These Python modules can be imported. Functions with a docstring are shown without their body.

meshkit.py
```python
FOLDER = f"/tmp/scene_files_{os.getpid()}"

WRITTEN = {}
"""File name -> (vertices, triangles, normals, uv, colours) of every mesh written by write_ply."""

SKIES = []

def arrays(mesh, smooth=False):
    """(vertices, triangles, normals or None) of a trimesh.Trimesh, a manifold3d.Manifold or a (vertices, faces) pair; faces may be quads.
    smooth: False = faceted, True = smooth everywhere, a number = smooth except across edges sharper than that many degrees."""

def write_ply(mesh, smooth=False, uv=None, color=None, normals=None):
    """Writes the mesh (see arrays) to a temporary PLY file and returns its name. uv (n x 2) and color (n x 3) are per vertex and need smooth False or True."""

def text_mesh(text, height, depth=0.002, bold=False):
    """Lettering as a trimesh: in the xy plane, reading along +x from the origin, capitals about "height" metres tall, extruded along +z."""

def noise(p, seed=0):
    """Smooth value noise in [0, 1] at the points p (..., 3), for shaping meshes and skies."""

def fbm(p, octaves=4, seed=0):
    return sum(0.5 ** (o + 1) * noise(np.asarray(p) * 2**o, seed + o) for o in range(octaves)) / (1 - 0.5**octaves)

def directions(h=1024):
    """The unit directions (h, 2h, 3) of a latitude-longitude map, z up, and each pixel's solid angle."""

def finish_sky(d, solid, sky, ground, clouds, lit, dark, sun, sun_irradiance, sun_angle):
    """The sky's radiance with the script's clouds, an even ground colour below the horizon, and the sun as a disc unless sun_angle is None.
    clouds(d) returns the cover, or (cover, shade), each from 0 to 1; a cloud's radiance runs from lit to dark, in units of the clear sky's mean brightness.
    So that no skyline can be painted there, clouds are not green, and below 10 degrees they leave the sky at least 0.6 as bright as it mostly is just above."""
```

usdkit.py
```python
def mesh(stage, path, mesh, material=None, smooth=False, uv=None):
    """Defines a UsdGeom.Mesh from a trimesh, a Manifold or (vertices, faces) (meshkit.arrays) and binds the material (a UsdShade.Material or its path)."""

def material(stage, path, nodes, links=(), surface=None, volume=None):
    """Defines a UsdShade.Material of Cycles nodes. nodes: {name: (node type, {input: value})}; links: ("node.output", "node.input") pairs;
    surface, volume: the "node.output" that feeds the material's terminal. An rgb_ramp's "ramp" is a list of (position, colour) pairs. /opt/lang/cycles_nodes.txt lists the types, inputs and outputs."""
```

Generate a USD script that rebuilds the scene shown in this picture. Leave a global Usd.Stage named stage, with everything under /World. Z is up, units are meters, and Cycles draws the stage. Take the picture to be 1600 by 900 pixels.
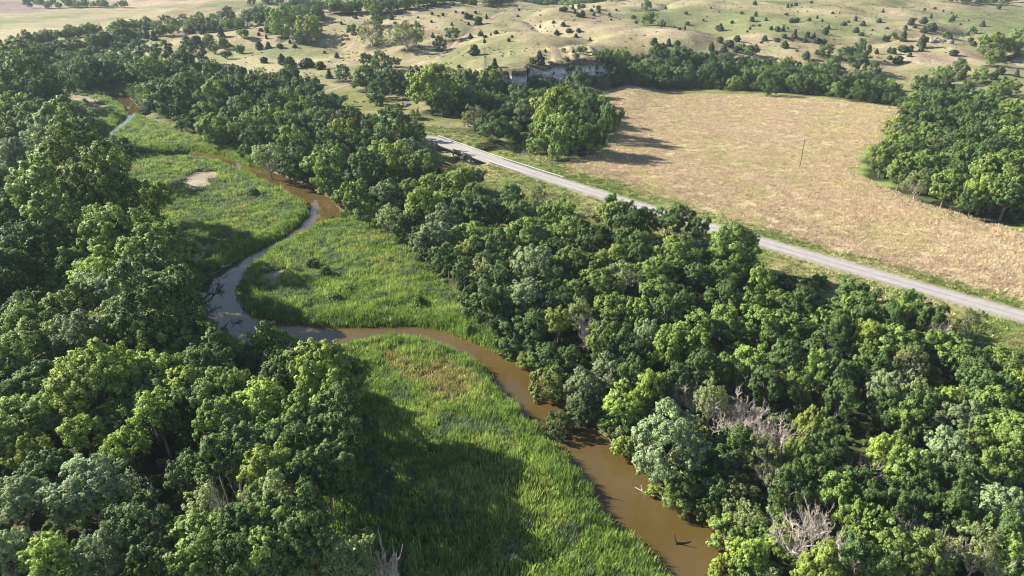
import math, numpy as np, trimesh, shapely, usdkit, meshkit
from shapely.geometry import Polygon, LineString
from scipy.spatial import cKDTree
from pxr import Usd, UsdGeom, UsdLux, UsdShade, Gf, Sdf, Vt

stage = Usd.Stage.CreateInMemory()
UsdGeom.SetStageUpAxis(stage, "Z"); UsdGeom.SetStageMetersPerUnit(stage, 1.0)
UsdGeom.Xform.Define(stage, "/World"); UsdGeom.Scope.Define(stage, "/World/Looks")

# ------------------------------------------------------------------ camera
CAMZ, PITCH, F = 75.0, math.radians(25.3), 1080.0          # F: focal length in pixels of a 1600 px wide picture
EXPOSURE = 1.7
cam = UsdGeom.Camera.Define(stage, "/World/camera")
cam.CreateHorizontalApertureAttr(36.0); cam.CreateVerticalApertureAttr(20.25)
cam.CreateFocalLengthAttr(36.0 * F / 1600.0)
cam.CreateClippingRangeAttr(Gf.Vec2f(1.0, 30000.0))
cam.CreateExposureAttr(EXPOSURE)
cx = UsdGeom.Xformable(cam)
cx.AddTranslateOp().Set(Gf.Vec3d(0, 0, CAMZ)); cx.AddRotateXOp().Set(90.0 - math.degrees(PITCH))

# ------------------------------------------------------------------ sky and sun
SUN_EL, SUN_AZ = math.radians(28.0), math.radians(162.0)      # azimuth measured from +x towards +y
SUN = np.array([math.cos(SUN_EL) * math.cos(SUN_AZ), math.cos(SUN_EL) * math.sin(SUN_AZ), math.sin(SUN_EL)])
sky_m = usdkit.material(stage, "/World/Looks/sky_look", {
    "sky": ("sky_texture", {"sky_type": "single_scattering", "sun_disc": False, "sun_elevation": SUN_EL,
                            "sun_rotation": math.atan2(SUN[0], SUN[1]), "altitude": 400.0, "aerosol_density": 1.0}),
    "bg": ("background_shader", {"strength": 0.056})}, [("sky.color", "bg.color")], surface="bg.background")
dome = UsdLux.DomeLight.Define(stage, "/World/sky")
UsdShade.MaterialBindingAPI.Apply(dome.GetPrim()).Bind(sky_m)
sun = UsdLux.DistantLight.Define(stage, "/World/sun")
sun.CreateIntensityAttr(1.25); sun.CreateAngleAttr(0.5); sun.CreateColorAttr(Gf.Vec3f(1.0, 0.93, 0.81)); sun.CreateNormalizeAttr(True)
zx = SUN; xx = np.cross([0, 0, 1.0], zx); xx /= np.linalg.norm(xx); yy = np.cross(zx, xx)
UsdGeom.Xformable(sun).AddTransformOp().Set(Gf.Matrix4d(*xx, 0, *yy, 0, *zx, 0, 0, 0, 0, 1))

# ------------------------------------------------------------------ helpers
USED = {}
def numbered(name):
    n = USED.get(name, 0); USED[name] = n + 1
    return name if n == 0 else f"{name}_{n:03d}"
def setdata(p, label=None, cat=None, group=None, kind=None):
    for k, v in (("label", label), ("category", cat), ("group", group), ("kind", kind)):
        if v: p.SetCustomDataByKey(k, v)
def prim_mesh(path, m, mat, smooth=False):
    nn = None
    if isinstance(m, tuple) and len(m) == 3: m, nn = m[:2], m[2]
    p = usdkit.mesh(stage, path, m, mat, smooth=smooth)
    if nn is not None:
        p.CreateNormalsAttr(Vt.Vec3fArray.FromNumpy(nn.astype(np.float32))); p.SetNormalsInterpolation("vertex")
    return p
def top_mesh(name, m, mat, label=None, cat=None, group=None, kind=None, smooth=False):
    p = prim_mesh("/World/" + numbered(name), m, mat, smooth)
    setdata(p.GetPrim(), label, cat, group, kind); return p
def thing(name, label, cat, loc=(0, 0, 0), rz=0.0, sc=None, group=None, ref=None, kind=None, tilt=(0, 0)):
    x = UsdGeom.Xform.Define(stage, "/World/" + numbered(name))
    x.AddTranslateOp().Set(Gf.Vec3d(*map(float, loc)))
    x.AddRotateXYZOp().Set(Gf.Vec3f(float(tilt[0]), float(tilt[1]), float(math.degrees(rz))))
    if sc is not None: x.AddScaleOp().Set(Gf.Vec3f(*map(float, sc)))
    p = x.GetPrim()
    if ref is not None:
        p.GetReferences().AddInternalReference(ref); p.SetInstanceable(True)
    setdata(p, label, cat, group, kind); return p
def part(parent, name, m, mat, smooth=False):
    base = str(parent.GetPath()) + "/"; k = 0; path = base + name
    while stage.GetPrimAtPath(path): k += 1; path = f"{base}{name}_{k:03d}"
    return prim_mesh(path, m, mat, smooth).GetPrim()

def rays(px, py):
    x = (np.asarray(px, float) - 800) / F; y = (450 - np.asarray(py, float)) / F
    d = np.stack([x, math.cos(PITCH) + y * math.sin(PITCH), -math.sin(PITCH) + y * math.cos(PITCH)], -1)
    return d                                                     # unnormalised: its length along the optical axis is 1
def at(px, py, z=0.0):
    d = rays(px, py); t = (np.asarray(z, float) - CAMZ) / d[..., 2]
    return np.stack([d[..., 0] * t, d[..., 1] * t, np.zeros_like(t) + z], -1)
def project(p):
    p = np.asarray(p, float); q = p - [0, 0, CAMZ]
    dep = q[..., 1] * math.cos(PITCH) - q[..., 2] * math.sin(PITCH)
    up = q[..., 1] * math.sin(PITCH) + q[..., 2] * math.cos(PITCH)
    return 800 + F * q[..., 0] / dep, 450 - F * up / dep, dep
def poly(pts, z=0.0):
    a = np.array(pts, float); return Polygon(at(a[:, 0], a[:, 1], z)[:, :2]).buffer(0)

# ------------------------------------------------------------------ the plan, as ground coordinates
river_a = [(165,147),(178,153),(192,162),(199,172),(197,182),(188,192),(172,203),(150,212),(135,225),(150,240),(200,243),(300,242),(337,249),(375,267),(400,277),(425,289),(470,309),(485,323),(486,336),(452,366),(400,391),(350,422),(322,445),(315,470),(308,495),(342,514),(382,536),(420,546),(455,541),(475,539),(525,539),(550,533),(600,527),(625,525),(675,535),(712,549),(747,567),(760,582),(775,607),(803,630),(822,650),(847,670),(877,702),(900,734),(918,760),(940,798),(975,830),(1005,855),(1060,916),(1110,990)]
river_b = [(172,145),(195,150),(207,158),(216,172),(213,182),(200,196),(180,207),(160,216),(150,226),(165,235),(210,237),(300,235),(350,244),(400,264),(437,275),(475,291),(512,311),(527,330),(500,348),(467,364),(437,382),(400,407),(375,440),(367,460),(382,485),(400,494),(437,504),(500,512),(550,513),(600,511),(650,511),(682,515),(712,524),(745,541),(800,566),(842,596),(892,642),(925,675),(965,712),(1005,745),(1045,780),(1087,812),(1112,835),(1132,875),(1140,900),(1170,990)]
RIVER = poly(river_a + river_b[::-1], 0.0).buffer(1.4).buffer(-0.5)
creek_px = np.array([(845,192),(830,203),(818,211),(822,226),(815,240),(770,238),(735,243),(700,256),(660,282),(600,318),(530,338)], float)
POOL_PX = [(811,202),(829,202),(831,218),(824,247),(811,247),(807,215)]
CREEK = LineString(at(creek_px[:, 0], creek_px[:, 1], 0.0)[:, :2]).buffer(3.2).union(poly(POOL_PX, 0.0))
ROAD_Z = 3.4
road_px = np.array([(600,184),(640,202),(665,212),(700,224.5),(752,245),(800,260.5),(870,281),(943,304),(1037,333),(1125,359.5),(1200,381.5),(1320,416),(1442,450.5),(1600,495),(1800,551)], float)
rw = at(road_px[:, 0], road_px[:, 1], ROAD_Z)[:, :2]
kk = np.linspace(0, 1, len(rw)); fit = [np.polyfit(np.linalg.norm(rw - rw[0], axis=1), rw[:, i], 3) for i in (0, 1)]
ss = np.linspace(52, np.linalg.norm(rw[-1] - rw[0]) + 40, 140)
ROADC = np.stack([np.polyval(fit[0], ss), np.polyval(fit[1], ss)], -1)
ROADL = LineString(ROADC)
_px = project(np.c_[ROADC, np.full(len(ROADC), ROAD_Z)])[0]
BR = ROADC[(_px > 688) & (_px < 776)]                              # the stretch of road carried by the bridge
BGAP = LineString(BR).buffer(9, cap_style="flat")
FIELD = poly([(945,139),(1100,141),(1290,154),(1418,170),(1395,195),(1352,250),(1352,275),(1440,310),(1520,335),(1600,358),(1800,408),(1800,520),(1600,468),(1480,435),(1330,395),(1200,356),(1075,318),(960,282),(900,266),(880,256),(940,236),(968,190)], 3.5)
SANDS = [poly([(84,150),(95,147),(130,149),(160,160),(166,168),(158,171),(120,161),(88,156)], 1.0), poly([(278,286),(300,268),(340,268),(338,277),(330,297),(300,300)], 1.0), poly([(408,432),(438,425),(435,440),(412,450)], 1.0)]
REEDS_PX = (
    [(500,562),(545,537),(640,517),(700,538),(750,565),(775,603),(805,622),(830,650),(880,695),(920,750),(980,820),(1060,900),(1120,990),(400,990),(440,850),(460,760),(540,660),(560,590)],
    [(368,450),(372,470),(400,495),(500,512),(640,511),(690,518),(760,548),(790,545),(740,490),(690,440),(640,400),(600,350),(530,338),(470,365),(420,385),(390,410)],
    [(200,242),(300,242),(340,250),(400,278),(430,295),(475,318),(485,340),(450,365),(400,388),(330,420),(290,425),(265,380),(240,330),(180,290)],
    [(172,206),(215,180),(240,190),(300,212),(400,236),(420,262),(300,232),(200,236)],
    [(88,140),(120,140),(165,152),(190,165),(197,185),(180,204),(160,190),(140,185),(90,165)],
    [(295,500),(345,515),(385,537),(380,556),(290,540)])
REEDS = [poly(p, 1.2) for p in REEDS_PX]
REED = shapely.union_all(REEDS).difference(RIVER.buffer(-0.4))
REEDSAND = shapely.union_all(REEDS + SANDS)
TRACK_PX = [[(640,106),(668,97),(690,85),(712,68),(735,50),(760,32),(782,22),(800,14),(815,8)], [(500,146),(525,139),(545,132),(560,128),(572,120)]]
WOODS_PX = {
    "left": [(-260,990),(400,990),(440,850),(460,760),(540,670),(560,600),(480,560),(380,545),(300,510),(290,430),(262,390),(180,300),(175,245),(135,215),(60,180),(0,160),(-260,150)],
    "road": [(530,335),(600,360),(690,440),(770,525),(850,600),(960,695),(1060,795),(1145,900),(1160,990),(1900,990),(1900,650),(1560,575),(1480,530),(1400,492),(1290,475),(1180,440),(1080,405),(960,372),(860,335),(740,305),(690,270),(640,250),(560,290)],
    "creek": [(400,242),(470,285),(520,320),(600,270),(655,222),(640,200),(560,200),(500,160),(450,130),(330,115),(200,98),(100,110),(190,140),(240,175),(330,220)],
    "bridge": [(560,132),(600,142),(690,168),(735,195),(800,225),(860,240),(930,235),(960,190),(930,150),(860,150),(790,145),(740,135),(640,122)],
    "belt": [(930,136),(1100,138),(1300,151),(1410,167),(1400,140),(1300,112),(1200,105),(1100,95),(960,95)],
    "corner": [(1412,172),(1398,200),(1356,255),(1360,270),(1440,303),(1600,348),(1750,385),(1750,205),(1600,195),(1560,168),(1480,146),(1430,156)],
    "upper": [(-150,80),(-150,160),(80,150),(180,138),(200,100),(120,82),(0,80)]}

# ------------------------------------------------------------------ terrain height
ctrl = []
def cp(px, py, z): ctrl.append((*at(px, py, z)[:2], z))
for a in [(0,899),(400,899),(800,899),(1200,899),(1599,899),(0,650),(1599,650),(0,450),(500,600),(1000,600),(0,300),(500,300),(200,230),(0,190),(100,140),(250,150),(420,180),(300,110),(180,110)]: cp(*a, 2.2)
for a in [(1000,150),(1200,152),(1400,172),(1000,240),(1300,300),(1599,350),(1599,480),(900,240),(1500,250),(820,180)]: cp(*a, 3.4)
for a in [(560,160,4),(700,190,3.5),(520,120,7),(600,120,7),(640,105,10),(720,60,22),(800,15,36),(790,8,38),(500,25,28),(600,15,32),(100,72,5),(250,50,12),(400,30,20),(300,62,10),(400,62,14),(450,82,9),(0,60,2.5),(0,25,5),(0,5,10),(300,15,18),(300,4,24),(690,100,13),(740,112,13),(780,110,16),(850,92,20),(920,80,21),(860,40,29),(940,120,12),
          (1100,60,21),(1100,49,27),(1200,58,22),(1060,46,28),(1000,48,28),(1100,35,24),(1100,10,34),(1100,0,38),(1300,60,20),(1300,30,29),(1300,5,37),(1450,100,12),(1400,75,18),(1450,40,28),(1450,20,31),(1550,50,20),(1600,30,24),(1550,10,30),(1560,100,12),(1600,130,8),(1500,130,7),(1000,92,14),(1000,125,5),(1250,100,11),(1350,122,6),(1150,125,5)]: cp(*a)
for a in [(100,950,24),(-100,960,18),(-420,830,2.5),(-500,1050,4),(-250,1150,14),(-900,900,5),(-900,300,3),(-400,100,2.5),(500,100,4),(900,500,12),(900,900,35),(300,1000,42),(0,1300,40),(-500,1600,30),(600,1500,50),(-2500,2500,40),(0,3500,60),(2500,2500,60),(-3000,200,20),(3000,200,20),(0,6000,70),(-4000,6000,70),(4000,6000,70)]: ctrl.append(a)
ctrl = np.array(ctrl, float); S = 100.0
def U(r2): return 0.5 * r2 * np.log(np.maximum(r2, 1e-12))
A = ctrl[:, :2] / S; n = len(A)
K = U(((A[:, None] - A[None]) ** 2).sum(-1)) + np.eye(n) * 0.02
P = np.c_[np.ones(n), A]; M = np.block([[K, P], [P.T, np.zeros((3, 3))]])
wts = np.linalg.solve(M, np.r_[ctrl[:, 2], 0, 0, 0])
def tps(xy):
    out = np.empty(len(xy))
    for i in range(0, len(xy), 20000):
        q = xy[i:i + 20000] / S
        out[i:i + 20000] = U(((q[:, None] - A[None]) ** 2).sum(-1)) @ wts[:n] + wts[n] + q @ wts[n + 1:]
    return out
# the limestone cliff: its foot, and the hill edge above it
CLIFF_PX = [(770,152,3.5),(792,149,3.5),(800,150,3.5),(822,149,3.5),(828,143,3.5),(850,143,3.5),(872,142,3.5),(900,139,3.5),(930,135,4),(950,134,5)]
CLIFF = np.array([at(a, b, c)[:2] for a, b, c in CLIFF_PX])
ctop = np.array([at(770,110,15)[2], 17, 18.5, 18.5, 18.5, 19, 20.5, 21, 21, 14])
CL = LineString(CLIFF)
def smooth01(t): t = np.clip(t, 0, 1); return t * t * (3 - 2 * t)
def height(xy, carve=True):
    xy = np.asarray(xy, float).reshape(-1, 2)
    z = np.clip(tps(xy), 1.6, 90)
    hill = smooth01((z - 4) / 8)
    p3 = np.c_[xy, np.zeros(len(xy))]
    z = z + hill * ((meshkit.fbm(p3 / 75, 3, 5) - 0.5) * 11.5 - (1 - np.abs(meshkit.fbm(p3 / 110, 2, 31) * 2 - 1)) ** 6 * 5.5) + (meshkit.fbm(p3 / 9, 3, 9) - 0.5) * 0.5 + hill * (meshkit.fbm(p3 / 20, 2, 3) - 0.5) * 2.2
    # cliff step
    near = (xy[:, 0] > CLIFF[0, 0] - 25) & (xy[:, 0] < CLIFF[-1, 0] + 25) & (xy[:, 1] > 330) & (xy[:, 1] < 520)
    if near.any():
        q = xy[near]; cy = np.interp(q[:, 0], CLIFF[:, 0], CLIFF[:, 1]); top = np.interp(q[:, 0], CLIFF[:, 0], ctop) + (meshkit.fbm(np.c_[q[:, 0] / 7, q[:, 1] * 0, q[:, 0] * 0], 3, 17) - .5) * 4.5
        sd = q[:, 1] - cy - 1.6
        up = np.maximum(z[near], top + np.clip(sd, 0, 60) * 0.06) * (1 - smooth01((sd - 40) / 40)) + z[near] * smooth01((sd - 40) / 40)
        side = smooth01((q[:, 0] - CLIFF[0, 0] + 22) / 26) * smooth01((CLIFF[-1, 0] + 22 - q[:, 0]) / 26)
        lo = np.minimum(z[near], 3.5)
        zz = np.where(sd > 0, up, lo)
        z[near] = z[near] * (1 - side) + zz * side
    if carve:
        b = (xy[:, 1] < 700) & (np.abs(xy[:, 0]) < 500)
        if b.any():
            q = shapely.points(xy[b]); zb = z[b]
            dr = shapely.distance(RIVER, q)
            fall = shapely.distance(REEDSAND, q) < 0.5
            wid = np.where(fall, 3.0, 3.0)
            bank = np.where(fall, np.minimum(zb, 0.7 + 0.03 * dr), zb)
            zr = np.where(dr > 0, np.minimum(zb, 0.15 + (bank - 0.15) * smooth01((dr - 0.1) / wid)), -0.8)
            dc = shapely.distance(CREEK, q)
            zr = np.where(dc > 0, np.minimum(zr, 0.15 + (zr - 0.15) * smooth01(dc / 5)), -0.8)
            dl = shapely.distance(ROADL, q)
            onr = smooth01((11 - dl) / 6.5) * (dc > 4)
            onr = onr * (shapely.distance(BGAP, q) > 0)
            zr = np.where(shapely.distance(BGAP, q) > 0, zr, np.minimum(zr, 0.35))
            zr = zr * (1 - onr) + (ROAD_Z - 0.06) * onr
            z[b] = zr
    return z

# a lookup grid for placing things (same function as the meshes)
def axis(parts):
    out = [parts[0][0]]
    for a, b, st in parts: out += list(np.linspace(a, b, max(1, int(round((b - a) / st))) + 1)[1:])
    return np.array(out)
GX = axis([(-7000,-2000,250),(-2000,-800,40),(-800,-330,9),(-330,-140,3),(-140,190,1.5),(190,400,3),(400,900,9),(900,2000,40),(2000,7000,250)])
GY = axis([(-800,-100,60),(-100,40,8),(40,300,1.4),(300,480,2.2),(480,800,4),(800,1500,9),(1500,2500,50),(2500,9000,300)])
XX, YY = np.meshgrid(GX, GY)
GZ = height(np.c_[XX.ravel(), YY.ravel()]).reshape(XX.shape)
def gz(x, y):
    x = np.clip(np.asarray(x, float), GX[0], GX[-1] - 1e-6); y = np.clip(np.asarray(y, float), GY[0], GY[-1] - 1e-6)
    i = np.clip(np.searchsorted(GX, x, "right") - 1, 0, len(GX) - 2); j = np.clip(np.searchsorted(GY, y, "right") - 1, 0, len(GY) - 2)
    u = (x - GX[i]) / (GX[i + 1] - GX[i]); v = (y - GY[j]) / (GY[j + 1] - GY[j])
    return GZ[j, i] * (1 - u) * (1 - v) + GZ[j, i + 1] * u * (1 - v) + GZ[j + 1, i] * (1 - u) * v + GZ[j + 1, i + 1] * u * v
TT = np.geomspace(50, 4000, 1400)
def ground_at(px, py, lift=0.0):
    d = rays(px, py).reshape(-1, 3); lift = np.zeros(len(d)) + lift; out = np.zeros((len(d), 3))
    for k in range(len(d)):
        p = d[k][None] * TT[:, None] + [0, 0, CAMZ]
        f = p[:, 2] - gz(p[:, 0], p[:, 1]) - lift[k]
        i = int(np.argmax(f < 0)) if (f < 0).any() else len(TT) - 1
        t = TT[i] if i == 0 else TT[i - 1] + (TT[i] - TT[i - 1]) * f[i - 1] / max(f[i - 1] - f[i], 1e-9)
        out[k] = d[k] * t + [0, 0, CAMZ]
    return out

# ------------------------------------------------------------------ materials
def leaf_mat(name, c, var=0.35, trans=0.3, hue=0.010):
    """Foliage: colour varies from tree to tree and from spray to spray; light passes through the leaves."""
    return usdkit.material(stage, f"/World/Looks/{name}", {
        "oi": ("object_info", {}), "geo": ("geometry", {}),
        "n": ("noise_texture", {"scale": 0.9, "detail": 2.0}),
        "v": ("map_range", {"from_min": 0.3, "from_max": 0.7, "to_min": 1 - var, "to_max": 1 + var}),
        "h": ("map_range", {"from_min": 0.0, "from_max": 1.0, "to_min": 0.5 - hue, "to_max": 0.5 + hue}),
        "rv": ("map_range", {"from_min": 0.0, "from_max": 1.0, "to_min": 0.78, "to_max": 1.22}),
        "m": ("math", {"math_type": "multiply"}),
        "hs": ("hsv", {"saturation": 1.0, "color": c}),
        "p": ("principled_bsdf", {"roughness": 0.6, "specular_ior_level": 0.2}),
        "t": ("translucent_bsdf", {}), "mx": ("mix_closure", {"fac": trans})},
        [("geo.position", "n.vector"), ("n.fac", "v.value"), ("oi.random", "rv.value"), ("oi.random", "h.value"),
         ("v.result", "m.value1"), ("rv.result", "m.value2"), ("m.value", "hs.value"), ("h.result", "hs.hue"),
         ("hs.color", "p.base_color"), ("hs.color", "t.color"), ("p.BSDF", "mx.closure1"), ("t.BSDF", "mx.closure2")], surface="mx.closure")
def plain(name, c, rough=0.8, var=0.25, scale=3.0, bump=0.0, spec=0.3, metal=0.0):
    c = np.array(c, float)
    nodes = {"geo": ("geometry", {}), "n": ("noise_texture", {"scale": scale, "detail": 5.0, "roughness": 0.65}),
             "r": ("rgb_ramp", {"ramp": [(0.3, tuple(c * (1 - var))), (0.7, tuple(c * (1 + var)))]}),
             "p": ("principled_bsdf", {"roughness": rough, "specular_ior_level": spec, "metallic": metal})}
    links = [("geo.position", "n.vector"), ("n.fac", "r.fac"), ("r.color", "p.base_color")]
    if bump:
        nodes["b"] = ("bump", {"strength": 1.0, "distance": bump}); links += [("n.fac", "b.height"), ("b.normal", "p.normal")]
    return usdkit.material(stage, f"/World/Looks/{name}", nodes, links, surface="p.BSDF")
def land_mat(name, fine, fine_amt, bump, mid=0.18):
    """Land: the vertex colour gives what grows there, noise gives tufts and patches."""
    return usdkit.material(stage, f"/World/Looks/{name}", {
        "a": ("attribute", {"attribute": "cover"}), "geo": ("geometry", {}),
        "n1": ("noise_texture", {"scale": fine, "detail": 4.0, "roughness": 0.7}),
        "n2": ("noise_texture", {"scale": mid, "detail": 5.0, "roughness": 0.65}),
        "v1": ("map_range", {"from_min": 0.3, "from_max": 0.7, "to_min": 1 - fine_amt, "to_max": 1 + fine_amt}),
        "v2": ("map_range", {"from_min": 0.3, "from_max": 0.7, "to_min": 0.78, "to_max": 1.22}),
        "h2": ("map_range", {"from_min": 0.3, "from_max": 0.7, "to_min": 0.485, "to_max": 0.525}),
        "m": ("math", {"math_type": "multiply"}), "hs": ("hsv", {"saturation": 1.0}),
        "b": ("bump", {"strength": 1.0, "distance": bump}),
        "p": ("principled_bsdf", {"roughness": 0.9, "specular_ior_level": 0.1})},
        [("geo.position", "n1.vector"), ("geo.position", "n2.vector"), ("n1.fac", "v1.value"), ("n2.fac", "v2.value"), ("n2.fac", "h2.value"),
         ("v1.result", "m.value1"), ("v2.result", "m.value2"), ("m.value", "hs.value"), ("h2.result", "hs.hue"), ("a.color", "hs.color"),
         ("hs.color", "p.base_color"), ("n1.fac", "b.height"), ("b.normal", "p.normal")], surface="p.BSDF")
LAND = {"ground": land_mat("ground_look", 1.6, 0.35, 0.25), "field": land_mat("field_look", 0.9, 0.3, 0.5, 0.1), "hills": land_mat("hills_look", 0.45, 0.28, 0.5, 0.05)}
water_m = usdkit.material(stage, "/World/Looks/water_look", {
    "geo": ("geometry", {}), "n": ("noise_texture", {"scale": 0.55, "detail": 3.0}), "n2": ("noise_texture", {"scale": 0.05, "detail": 3.0}),
    "r": ("rgb_ramp", {"ramp": [(0.3, (0.066, 0.044, 0.013)), (0.7, (0.092, 0.063, 0.021))]}),
    "b": ("bump", {"strength": 0.2, "distance": 0.04}),
    "p": ("principled_bsdf", {"roughness": 0.03, "ior": 1.38, "specular_ior_level": 0.5})},
    [("geo.position", "n.vector"), ("geo.position", "n2.vector"), ("n2.fac", "r.fac"), ("r.color", "p.base_color"), ("n.fac", "b.height"), ("b.normal", "p.normal")], surface="p.BSDF")
TONES = {"c": (0.190, 0.268, 0.064), "y": (0.260, 0.335, 0.066), "d": (0.100, 0.165, 0.046), "s": (0.225, 0.285, 0.135), "w": (0.215, 0.255, 0.095)}
LEAF = {k: leaf_mat(f"leaf_{n}_look", TONES[k]) for k, n in (("c", "green"), ("y", "yellow"), ("d", "dark"), ("s", "silver"), ("w", "sparse"))}
LEAF["k"] = leaf_mat("leaf_cedar_look", (0.055, 0.082, 0.034), trans=0.1)
LEAF["h"] = leaf_mat("leaf_shrub_look", (0.125, 0.19, 0.045))
bark_m = plain("bark_look", (0.16, 0.13, 0.10), 0.9, 0.35, 4.0)
dead_m = plain("dead_wood_look", (0.38, 0.335, 0.29), 0.85, 0.3, 3.0)
wet_wood_m = plain("wet_wood_look", (0.045, 0.038, 0.032), 0.6, 0.3, 3.0)
concrete_m = plain("concrete_look", (0.25, 0.232, 0.21), 0.85, 0.18, 1.2)
rust_m = plain("rust_wood_look", (0.26, 0.13, 0.07), 0.9, 0.3, 3.0)
steel_m = plain("steel_look", (0.30, 0.295, 0.285), 0.6, 0.15, 1.0)
pole_m = plain("pole_wood_look", (0.13, 0.105, 0.085), 0.85, 0.25, 4.0)
wire_m = plain("wire_look", (0.30, 0.29, 0.28), 0.5, 0.05, 1.0)
yellow_m = plain("sign_yellow_look", (0.75, 0.47, 0.03), 0.5, 0.05, 2.0)
insul_m = plain("insulator_look", (0.55, 0.55, 0.52), 0.3, 0.1, 2.0)
rock_m = plain("pale_rock_look", (0.17, 0.14, 0.115), 0.9, 0.25, 0.9, bump=0.2)
dirt_m = plain("dirt_look", (0.24, 0.185, 0.135), 0.95, 0.2, 0.8)
road_m = usdkit.material(stage, "/World/Looks/road_look", {
    "a": ("attribute", {"attribute": "cover"}), "geo": ("geometry", {}),
    "n": ("noise_texture", {"scale": 0.5, "detail": 6.0, "roughness": 0.7}), "n2": ("noise_texture", {"scale": 14.0, "detail": 2.0}),
    "v": ("map_range", {"from_min": 0.25, "from_max": 0.75, "to_min": 0.84, "to_max": 1.16}),
    "v2": ("map_range", {"from_min": 0.25, "from_max": 0.75, "to_min": 0.88, "to_max": 1.12}),
    "m": ("math", {"math_type": "multiply"}), "hs": ("hsv", {}), "p": ("principled_bsdf", {"roughness": 0.85, "specular_ior_level": 0.25})},
    [("geo.position", "n.vector"), ("geo.position", "n2.vector"), ("n.fac", "v.value"), ("n2.fac", "v2.value"), ("v.result", "m.value1"), ("v2.result", "m.value2"),
     ("m.value", "hs.value"), ("a.color", "hs.color"), ("hs.color", "p.base_color")], surface="p.BSDF")
cliff_m = usdkit.material(stage, "/World/Looks/cliff_look", {
    "geo": ("geometry", {}), "sx": ("separate_xyz", {}), "n": ("noise_texture", {"scale": 0.35, "detail": 6.0, "roughness": 0.7}),
    "mz": ("mapping", {"scale": (0.16, 0.16, 0.8)}), "nz": ("noise_texture", {"scale": 1.0, "detail": 4.0}),
    "ml": ("math", {"math_type": "multiply"}), "mc": ("mapping", {"scale": (0.5, 0.5, 0.14)}), "nc": ("noise_texture", {"scale": 1.0, "detail": 4.0}), "m2": ("math", {"math_type": "multiply"}), "m3": ("math", {"math_type": "multiply", "value2": 2.0}),
    "r": ("rgb_ramp", {"ramp": [(0.08, (0.35, 0.32, 0.28)), (0.20, (0.7, 0.68, 0.64)), (0.40, (1.0, 1.0, 1.0))]}), "a": ("attribute", {"attribute": "cover"}), "mt": ("mix", {"mix_type": "multiply", "fac": 1.0}),
    "p": ("principled_bsdf", {"roughness": 0.9, "specular_ior_level": 0.1})},
    [("a.color", "mt.color1"), ("r.color", "mt.color2"), ("geo.position", "n.vector"), ("geo.position", "mz.vector"), ("mz.vector", "nz.vector"), ("n.fac", "ml.value1"), ("nz.fac", "ml.value2"), ("geo.position", "mc.vector"), ("mc.vector", "nc.vector"), ("ml.value", "m2.value1"), ("nc.fac", "m2.value2"), ("m2.value", "m3.value1"), ("m3.value", "r.fac"), ("mt.color", "p.base_color")], surface="p.BSDF")

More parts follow.
